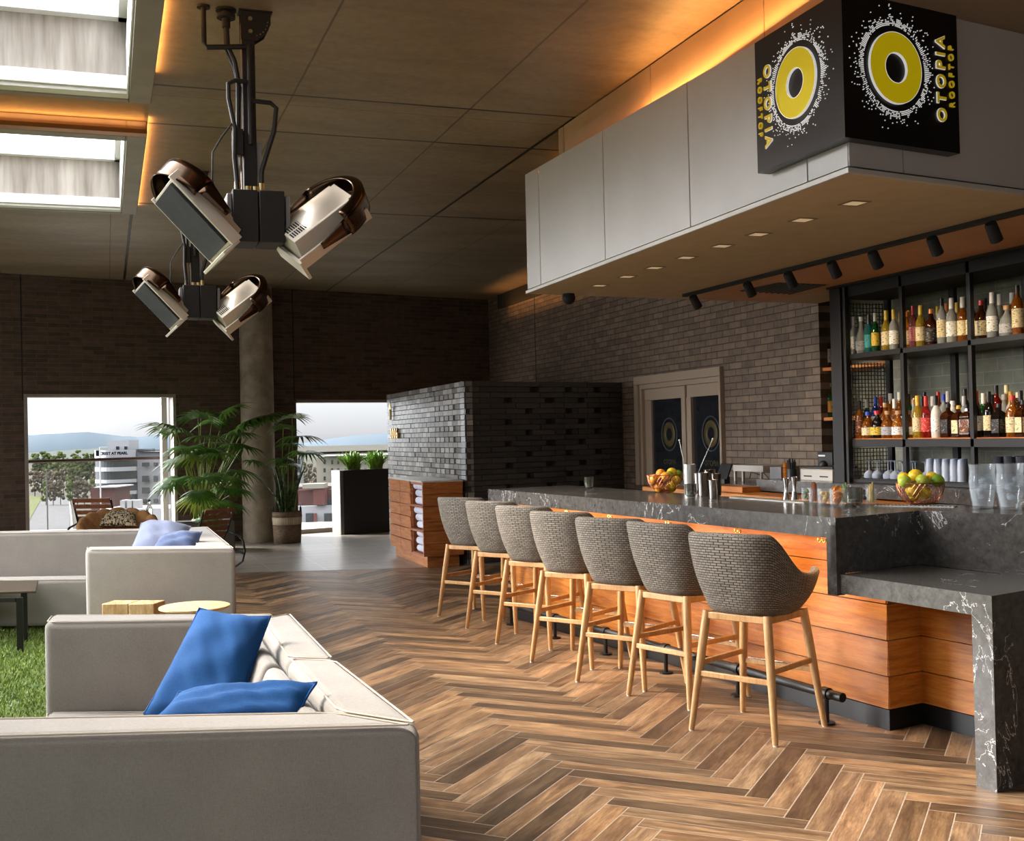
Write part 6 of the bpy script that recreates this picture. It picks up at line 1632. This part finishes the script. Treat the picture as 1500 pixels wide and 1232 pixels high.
def heater(label, mpx, first):
    p = atz(mpx[0], mpx[1], CZ); t = thing('gas_patio_heater', label, 'heater', (p.x, p.y, CZ), 0, 'ceiling gas heaters')
    BXZ = 2.57-CZ; BXT = 2.85-CZ
    # mount plates, square post
    mb = MB(); 
    for s_ in (-1, 1): mb.add([(-.08, s_*.035, 0), (.08, s_*.035, 0), (.08, s_*.035, -.07), (.05, s_*.035, -.13), (0, s_*.035, -.165), (-.08, s_*.035, -.165)], [[0, 1, 2, 3, 4, 5]])
    mp_ = mb.build('mount_plate', m_box, t, solid=.008, smooth=False); MB().box(-.09, .09, -.05, .05, -.008, 0).build('ceiling_flange', m_box, t)
    mb = MB(); 
    for (x, z) in ((-.03, -.05), (-.03, -.12)): mb.tube([(x, -.05, z), (x, -.038, z)], .012, 8)
    for k in range(6): a = .1+k*.22; mb.tube([(-.03+.095*cos(a), -.042, -.05-.095*sin(a)), (-.03+.095*cos(a), -.038, -.05-.095*sin(a))], .004, 6)
    mb.build('bolts', plain('bolt_zinc', (190, 175, 130), .3, 1.) if 'bolt_zinc' not in MATS else MATS['bolt_zinc'], mp_)
    MB().box(-.077, -.007, -.034, .034, BXT-.02, -.06).build('square_post', m_box, t, bev=.004)
    MB().tube([(-.04, -.052, -.20), (-.04, -.052, -.74)], .014, 10).build('gas_pipe', m_blackm, t)
    MB().tube([(-.275, -.03, 0), (-.275, -.03, -.20), (-.26, -.034, -.225), (-.05, -.045, -.205), (-.038, -.05, -.22)], .014, 10).build('gas_pipe', m_blackm, t)
    MB().cyl(-.275, -.03, -.012, 0, .035).build('ceiling_rose', m_blackm, t)
    mb = MB(); mb.cyl(-.155, -.01, -.012, 0, .055); mb.cyl(-.155, -.01, -.05, -.03, .05); mb.cyl(-.155, -.01, -.10, 0, .022); mb.build('ceiling_rose', m_blackm, t)
    mb = MB(); mb.tube([(-.155, -.01, -.05), (-.15, -.02, -.20), (-.115, -.03, -.29), (-.10, -.04, -.40), (-.105, -.04, -.66)], .013, 8); mb.tube([(-.16, .01, -.05), (-.155, .0, -.22), (-.115, 0, -.31), (-.09, 0, -.42), (-.105, 0, -.66)], .012, 8); mb.build('conduit', m_blackm, t)
    MB().box(-.135, -.08, -.06, .02, -.80, -.66).build('junction_box', m_blackm, t, bev=.004)
    MB().tube([(-.11, -.03, -.80), (-.11, -.03, BXT)], .02, 10).build('clear_tube', gm_((170, 160, 150), .3), t); MB().box(-.005, .02, -.02, .02, BXT+.09, BXT+.28).build('grey_plate', m_grn, t)
    mb = MB(); mb.tube([(-.05, -.05, -.40), (-.12, -.06, -.40), (-.155, -.06, -.42), (-.155, -.06, -.50), (-.125, -.06, -.66), (-.13, -.06, -.82), (-.115, -.06, BXT)], .013, 8)
    mb.tube([(-.03, -.05, -.50), (.07, -.05, -.505), (.10, -.05, -.53), (.085, -.05, -.66), (.04, -.05, -.80), (.015, -.05, -.88), (.012, -.05, BXT)], .013, 8); mb.build('flexible_hose', m_blackm, t)
    mb = MB()
    for x in (-.115, .012): mb.cyl(x, -.05, BXT, BXT+.05, .018); 
    for x in (-.06, -.02): mb.cyl(x, -.05, BXT, BXT+.03, .02)
    mb.build('fittings', MATS['bolt_zinc'], t)
    MB().tube([(-.13, -.06, -.62), (-.20, -.07, -.72), (-.245, -.07, -.80), (-.25, -.07, -.95), (-.22, -.07, -1.08), (-.15, -.07, -1.13)], .005, 6).build('cable', m_blackm, t)
    for a, b in ((-.14, -.005), (.0, .135)): MB().box(a-.01, b-.01, -.12, .12, BXZ, BXT).build('control_box', m_box, t, bev=.005)
    for s_ in (-1, 1): MB().box(s_*.155-.012-.01, s_*.155+.012-.01, -.10, .10, BXZ+.06, BXT-.02).build('side_plate', m_grn, t, bev=.003)
    # heads
    for s_ in (-1, 1):
        if s_ == 1:
            ex = Vector((.78, -.05, .62)).normalized(); ez = Vector((-.62, -.55, .45)); org = Vector((.17, -.04, BXZ-.05))
        else:
            ex = Vector((-.68, -.02, .73)).normalized(); ez = Vector((.74, .30, .60)); org = Vector((-.20, -.04, BXZ-.05))
        ez = (ez-ex*ez.dot(ex)).normalized(); ey = ez.cross(ex)
        if s_ == -1: org = org+ex*.0
        Mh = Matrix((ex, ey, ez)).transposed().to_4x4(); Mh = Mh @ Matrix.Scale(1.2, 4); Mh.translation = org
        head(t, Mh)
        c_ = org+ex*.15+ez*.05; mb = MB(); mb.beam((s_*.14, 0, BXZ+.05), c_, .04, .04); mb.build('head_bracket', m_box, t)
    return t
heater('black gas heater with two angled heads, hanging nearer the camera', (373, 19), 0)
heater('black gas heater with two angled heads, farther one before the column', (290, 252), 1)

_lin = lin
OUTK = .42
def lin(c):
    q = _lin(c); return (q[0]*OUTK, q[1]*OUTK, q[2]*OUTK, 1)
# ================================================================== OUTSIDE THE WINDOWS
RH_ = Vector((RT0.x, RT0.y, 0)); FH = Vector((FW.x, FW.y, 0)).normalized(); GZ = -21.
def ob(mb, px0, px1, py0, py1, D, depth, **k):      # upright block of real depth whose front is D metres away
    a, b = atd(px0, py1, D), atd(px1, py1, D); zt_ = atd((px0+px1)/2, py0, D).z; z0 = GZ if py1 > 900 else a.z
    q = [(a.x, a.y), (b.x, b.y), (b.x+FH.x*depth, b.y+FH.y*depth), (a.x+FH.x*depth, a.y+FH.y*depth)]
    mb.hexa(q, z0, zt_, **k); return mb
RZ_OUT = list(MATS)
gmat = noisy('distant_ground', (74, 72, 64), (96, 92, 82), .02, .95, detail=8)
struct('ground_far', MB().box(-3500, 4500, 30, 6000, GZ-1, GZ), gmat, smooth=False)
def rib(pxs, y0, D, depth, name, mat, seed, amp, label):
    rg = random.Random(seed); mb = MB(); pts = []
    n = 90
    for k in range(n+1):
        x = pxs[0][0]+(pxs[-1][0]-pxs[0][0])*k/n
        for (xa, ya), (xb, yb) in zip(pxs, pxs[1:]):
            if xa <= x <= xb: y = ya+(yb-ya)*(x-xa)/(xb-xa)
        pts.append(atd(x, y+rg.uniform(-amp, amp), D))
    vs = []
    for p in pts:
        b = Vector((p.x, p.y, GZ-5)); vs += [b-FH*60, p, b+FH*depth]
    fs = []
    for k in range(n): fs += [[3*k, 3*k+3, 3*k+4, 3*k+1], [3*k+1, 3*k+4, 3*k+5, 3*k+2]]
    mb.add(vs, fs); o = mb.build(name, mat, ang=3.); o['kind'] = 'structure'; return o
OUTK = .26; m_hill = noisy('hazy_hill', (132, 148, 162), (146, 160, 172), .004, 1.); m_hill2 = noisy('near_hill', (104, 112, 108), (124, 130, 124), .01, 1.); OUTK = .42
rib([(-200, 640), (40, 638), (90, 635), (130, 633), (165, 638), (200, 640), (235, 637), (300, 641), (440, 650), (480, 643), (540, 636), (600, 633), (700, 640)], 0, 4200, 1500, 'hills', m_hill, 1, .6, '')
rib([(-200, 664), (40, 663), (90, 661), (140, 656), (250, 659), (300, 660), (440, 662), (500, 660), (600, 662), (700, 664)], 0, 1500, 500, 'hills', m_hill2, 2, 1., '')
# individual trees
m_tr = [noisy('tree_crown_a', (66, 76, 50), (92, 98, 66), .4, 1.), noisy('tree_crown_b', (96, 88, 76), (120, 110, 96), .4, 1.), noisy('tree_crown_c', (88, 104, 58), (112, 122, 76), .4, 1.)]
m_trunk = plain('tree_trunk', (86, 74, 62), .9)
def tree(x, ytop, wpx, ybot, kind, label, group):
    D = (EYE-GZ)*F/(ybot-(648 if x < 300 else 643)); top = atd(x, ytop, D); r = wpx/F*D/2; base = Vector((top.x, top.y, GZ)); t = thing('tree', label, 'tree', base, 0, group)
    H_ = top.z-GZ; mb = MB(); rg = random.Random(int(x*7+ytop*3))
    for k in range(26):
        a = rg.uniform(0, 6.28); hh = rg.uniform(.18, .92); q = rg.uniform(.2, .85)*r*(1-abs(hh-.5)*.9); s_ = rg.uniform(.18, .34)*r; b = len(mb.v)
        mb.sphere((q*cos(a), q*sin(a), hh*(H_-s_)), s_, 6, (1, 1, rg.uniform(.8, 1.2)))
        for i in range(b, len(mb.v)): mb.v[i] += Vector((rg.uniform(-1, 1), rg.uniform(-1, 1), rg.uniform(-1, 1)))*s_*.22
    mb.build('crown', m_tr[kind], t, smooth=False); MB().cyl(0, 0, 0, H_*.7, r*.07, n=8).build('trunk', m_trunk, t)
rg0 = random.Random(3); row = []
for (ybot, yt, n_, ks) in ((690, 661, 9, (0, 2)), (705, 668, 9, (0, 0, 2)), (722, 684, 9, (1, 0, 1)), (735, 697, 8, (1, 1, 2))):
    for k in range(n_):
        x = 46+(142-46)*(k+.5)/n_+rg0.uniform(-3, 3); yt_ = yt+rg0.uniform(-4, 4)-(3 if 105 < x < 140 and ybot < 710 else 0)
        if ybot == 735 and x < 62: continue
        row.append((x, yt_, rg0.uniform(15, 21), ybot, rg0.choice(ks)))
for rk_, yb_ in enumerate((690, 705, 722, 735)):
    for i, (x, yt_, w_, b_, kd) in enumerate([q for q in row if q[3] == yb_]): tree(x, yt_, w_, b_, kd, 'hazy tree through the left window, %s from left, %s row' % (ORD[i], ['farthest', 'second farthest', 'second nearest', 'nearest'][rk_]), 'trees beyond the left window')
for i, (x, yt_, w_, b_, kd) in enumerate(((443, 672, 16, 705, 0), (453, 676, 18, 712, 1), (463, 680, 18, 718, 1), (447, 690, 18, 722, 1), (470, 688, 16, 722, 1), (459, 696, 16, 726, 1))): tree(x, yt_, w_, b_, kd, 'hazy tree through the right doorway, %s of the small group' % ORD[i], 'trees beyond the right doorway')
# road
m_road = noisy('asphalt', (98, 97, 98), (114, 113, 114), .3, .9); 
rz_ = GZ+.1
rt = [(20, 800), (100, 800), (103, 760), (101, 735), (96, 728), (70, 728), (58, 735), (44, 760)]
rp_ = [atz(x, y, rz_) for x, y in rt]
mb = MB(); mb.add(rp_, [list(range(len(rp_)))]); struct('road', mb, m_road, smooth=False)
mb = MB(); q = [atz(x, y, rz_+.1) for x, y in ((103, 800), (108, 800), (106, 760), (103, 735), (101, 735), (103.5, 760))]; mb.add(q, [list(range(6))]); struct('road_curb', mb, plain('pale_curb', (190, 188, 184), .8), smooth=False)
mb = MB(); q = [atz(x, y, rz_+.1) for x, y in ((0, 800), (20, 800), (44, 760), (58, 735), (70, 728), (50, 726), (0, 726))]; mb.add(q, [list(range(7))]); struct('road_verge', mb, noisy('verge_grass', (84, 92, 50), (106, 110, 66), .3, .9), smooth=False)
for i, (x, yt, yb_) in enumerate(((69, 688, 726), (147.5, 655, 728))):
    D = 230; p, q = atd(x, yb_, D), atd(x, yt, D); t = thing('street_pole', ['thin pole beside the road left of the trees', 'thin pale pole in front of the curved white building'][i], 'pole', (p.x, p.y, GZ)); MB().cyl(0, 0, 0, q.z-GZ, .14, n=8).build('pole', plain('pole_%d' % i, (110, 108, 106) if i == 0 else (220, 220, 220), .7), t); MB().beam((0, 0, q.z-GZ), RH_*1.6+Vector((0, 0, q.z-GZ)), .15, .15).build('arm', MATS['pole_%d' % i], t)
# white apartment building with the curved balcony front
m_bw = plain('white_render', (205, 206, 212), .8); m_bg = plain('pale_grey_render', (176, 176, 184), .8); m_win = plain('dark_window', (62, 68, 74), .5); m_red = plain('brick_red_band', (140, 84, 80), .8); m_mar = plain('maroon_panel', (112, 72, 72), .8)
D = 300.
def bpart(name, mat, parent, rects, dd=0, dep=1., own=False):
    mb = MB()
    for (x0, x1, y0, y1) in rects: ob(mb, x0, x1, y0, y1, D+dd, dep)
    mb.v = [v-Vector(parent.location) for v in mb.v]; return mb.build(name, mat, parent, smooth=False)
pO = atd(195, 700, D)
t = thing('apartment_building', 'white apartment block with curved dark balconies and rooftop sign, beyond left window', 'building', (pO.x, pO.y, GZ))
bpart('side_wing', m_bg, t, [(200, 300, 661, 999)], 0, 18); bpart('roof_edge', m_win, t, [(201, 300, 658.5, 661)], -.4, 6); bpart('stair_tower', m_bw, t, [(158, 189, 645, 662)], 4, 8)
for (x0, x1) in ((170, 174), (182, 186)): bpart('window', m_win, t, [(x0, x1, 654, 659.5)], 3.7, .4)
mb = MB(); a, b = atd(140, 700, D), atd(200, 700, D); cc = (a+b)/2; hw = (b-a).length/2
def curved(z0, z1, k=0., r=1.):
    m_ = MB(); P_ = []
    for i in range(13):
        u = -1+2*i/12; p = Vector((cc.x, cc.y, 0))+RH_*hw*u*r-FH*(4.2*(1-u*u)*r+k); P_.append((p.x-pO.x, p.y-pO.y))
    P_ += [(P_[-1][0]+FH.x*16, P_[-1][1]+FH.y*16), (P_[0][0]+FH.x*16, P_[0][1]+FH.y*16)]
    m_.hexa(P_, z0-GZ, z1-GZ); return m_
zy = lambda y: atd(170, y, D).z
curved(GZ, zy(659)).build('curved_front', m_win, t, smooth=False)
for y0, y1 in ((659, 671), (684, 690), (702, 707), (719, 724), (732, 741)): curved(zy(y1), zy(y0), .4).build('balcony_band', m_bw, t, smooth=False)
curved(zy(674), zy(671), .3).build('red_band', m_red, t, smooth=False)
for r_ in range(5):
    for (x0, x1) in ((208, 218), (225, 231)):
        y0 = 680+r_*17-(2 if r_ == 0 else 0); y1 = y0+(9 if r_ < 3 else 6)
        if r_ == 0: y0, y1 = 677.5, 683.5
        w_ = bpart('window', m_win, t, [(x0, x1, y0, y1)], -.35, .5); bpart('window_frame', m_bg, w_, [((x0+x1)/2-.25, (x0+x1)/2+.25, y0, y1)], -.5, .3)
        for v in w_.children if False else []: pass
for w_ in [o for o in COL.objects if o.name.startswith('window_frame') and o.parent and o.parent.name.startswith('window')]:
    me = w_.data
    for v in me.vertices: v.co += Vector((0, 0, 0))
m_ink = plain('black_lettering', (30, 30, 34), .6)
tx = text_mb('CREST AT PEARL', .92, .05, .05, spacing=1.0); pl_ = atd(166.5, 664.3, D-5.5); tx.xf(frame_mat(pl_-Vector((pO.x, pO.y, GZ)), RH_, (0, 0, 1)) @ Matrix.Scale(1.05, 4)); tx.build('rooftop_lettering', m_ink, t, smooth=False)
mb = MB(); pl_ = atd(143.3, 664, D-3.0); mb.obox(pl_-Vector((pO.x, pO.y, GZ)), RH_*.5, FH*.1, (0, 0, .75)); mb.build('rooftop_emblem', m_ink, t, smooth=False)
# low maroon building in front
D = 240.; p = atd(155, 740, D)
t = thing('maroon_building', 'low dark maroon building in front of the curved white block', 'building', (p.x, p.y, GZ))
bpart('walls', m_mar, t, [(138, 172, 714, 999)], 0, 10); bpart('parapet', m_bw, t, [(138, 172, 713, 715)], -.3, 10.4)
D = 215.; p = atd(200, 740, D)
t = thing('rooftop_units', 'grey rooftop equipment below the white building', 'equipment', (p.x, p.y, GZ)); bpart('roof', m_bw, t, [(150, 300, 745, 999)], 0, 12)
for x0 in (176, 186, 195): bpart('unit', m_grn, t, [(x0, x0+7, 733, 745)], 2, 3)
# buildings beyond the doorway
m_beige = plain('beige_render', (186, 178, 164), .8)
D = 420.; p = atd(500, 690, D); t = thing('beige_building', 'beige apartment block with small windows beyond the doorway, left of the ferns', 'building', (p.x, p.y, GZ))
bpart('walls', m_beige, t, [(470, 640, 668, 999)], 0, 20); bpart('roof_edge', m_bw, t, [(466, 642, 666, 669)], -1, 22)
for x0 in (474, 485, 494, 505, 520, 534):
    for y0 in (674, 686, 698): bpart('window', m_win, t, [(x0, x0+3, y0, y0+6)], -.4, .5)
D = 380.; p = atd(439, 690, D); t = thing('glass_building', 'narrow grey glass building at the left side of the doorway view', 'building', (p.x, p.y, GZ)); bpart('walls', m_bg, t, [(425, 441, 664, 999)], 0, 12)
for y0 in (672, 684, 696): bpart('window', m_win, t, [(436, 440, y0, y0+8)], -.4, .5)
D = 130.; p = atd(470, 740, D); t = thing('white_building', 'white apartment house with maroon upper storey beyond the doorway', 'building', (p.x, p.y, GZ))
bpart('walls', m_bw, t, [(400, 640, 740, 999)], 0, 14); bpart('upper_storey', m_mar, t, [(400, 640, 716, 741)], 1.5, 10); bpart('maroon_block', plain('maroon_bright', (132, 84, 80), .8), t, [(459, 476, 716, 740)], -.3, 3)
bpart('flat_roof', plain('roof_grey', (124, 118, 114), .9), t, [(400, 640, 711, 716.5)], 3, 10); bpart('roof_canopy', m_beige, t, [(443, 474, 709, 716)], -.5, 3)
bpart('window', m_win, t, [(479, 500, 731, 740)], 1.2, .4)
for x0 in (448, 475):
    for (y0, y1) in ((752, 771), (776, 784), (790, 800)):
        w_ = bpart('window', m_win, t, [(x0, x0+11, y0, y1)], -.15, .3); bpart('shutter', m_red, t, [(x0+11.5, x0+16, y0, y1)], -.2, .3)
lin = _lin
for k_ in MATS:
    if k_ not in RZ_OUT: MATS[k_].node_tree.nodes['Principled BSDF'].inputs['Specular IOR Level'].default_value = .05
# ================================================================== LIGHT
w = bpy.data.worlds.new('sky'); sc.world = w; w.use_nodes = True; nt = w.node_tree; nd = nt.nodes; bg = nd['Background']
tc = nd.new('ShaderNodeTexCoord'); sp = nd.new('ShaderNodeSeparateXYZ'); nt.links.new(tc.outputs['Generated'], sp.inputs[0])
def wm(op, a, b=0., c=None):
    m = nd.new('ShaderNodeMath'); m.operation = op
    for i, v in enumerate((a, b) if c is None else (a, b, c)):
        if hasattr(v, 'is_output'): nt.links.new(v, m.inputs[i])
        else: m.inputs[i].default_value = v
    return m.outputs[0]
# hazy overcast sky: pale at the horizon ahead, much brighter overhead and around the veiled sun at the left
zen = wm('POWER', wm('MAXIMUM', sp.outputs['Z'], 0.), .8)
vd = nd.new('ShaderNodeVectorMath'); vd.operation = 'DOT_PRODUCT'; nt.links.new(tc.outputs['Generated'], vd.inputs[0]); sd_ = Vector((-.78, .5, .38)).normalized(); vd.inputs[1].default_value = sd_
lobe = wm('POWER', wm('MAXIMUM', vd.outputs['Value'], 0.), 8.)
st = wm('ADD', wm('ADD', .52, wm('MULTIPLY', zen, 4.)), wm('MULTIPLY', lobe, 38.))
cr = nd.new('ShaderNodeValToRGB'); nt.links.new(sp.outputs['Z'], cr.inputs[0])
e = cr.color_ramp.elements; e[0].position = 0.; e[0].color = (.93, .95, .98, 1); e[1].position = .5; e[1].color = (.93, .97, 1., 1)
nt.links.new(cr.outputs[0], bg.inputs['Color']); nt.links.new(st, bg.inputs['Strength'])
sl_ = bpy.data.lights.new('sun', 'SUN'); sl_.energy = 6.; sl_.angle = math.radians(14); sl_.color = (1., .9, .76)
so = bpy.data.objects.new('sun', sl_); COL.objects.link(so); so.rotation_euler = (-Vector((-.72, .5, .62))).to_track_quat('-Z', 'Y').to_euler()
area('under_counter_light', ((cA.x+cB.x)/2+.16, (cA.y+cB.y)/2, HC-.105), (0, 0, math.atan2(bdir.x, -bdir.y)), .02, 4., 14, (1., .6, .28))
# ceiling spots washing the bar shelves and the counter
def spot(name, loc_, target, energy, size, col=(1., .74, .46), blend=.6):
    l = bpy.data.lights.new(name, 'SPOT'); l.energy = energy; l.spot_size = math.radians(size); l.spot_blend = blend; l.color = col; l.shadow_soft_size = .04
    o = bpy.data.objects.new(name, l); COL.objects.link(o); o.location = loc_; o.rotation_euler = (Vector(target)-Vector(loc_)).to_track_quat('-Z', 'Y').to_euler(); return o
for (x, y) in hd:
    u = (atz(x, y-8, SZ) - ta).dot((tb-ta).normalized()); p = ta+(tb-ta).normalized()*u
    spot('track_light', (p.x+.06, p.y, SZ-.12), (6.0, p.y, 1.5), 22, 75)
for (x, y) in dl:
    p = atz(x, y, SZ); spot('down_light', (3.66, p.y, SZ-.01), (3.66, p.y, 0), 7, 100)
sc.view_settings.view_transform = 'Standard'; sc.view_settings.look = 'None'; sc.view_settings.exposure = .38; sc.view_settings.gamma = 1.
sc.view_settings.use_curve_mapping = False
c = sc.cycles
c.use_denoising = True
try: c.denoiser = 'OPENIMAGEDENOISE'
except Exception: pass
c.max_bounces = 8; c.diffuse_bounces = 4; c.glossy_bounces = 4; c.transmission_bounces = 8; c.transparent_max_bounces = 12
c.caustics_reflective = False; c.caustics_refractive = False; c.sample_clamp_indirect = 6.; c.blur_glossy = .5
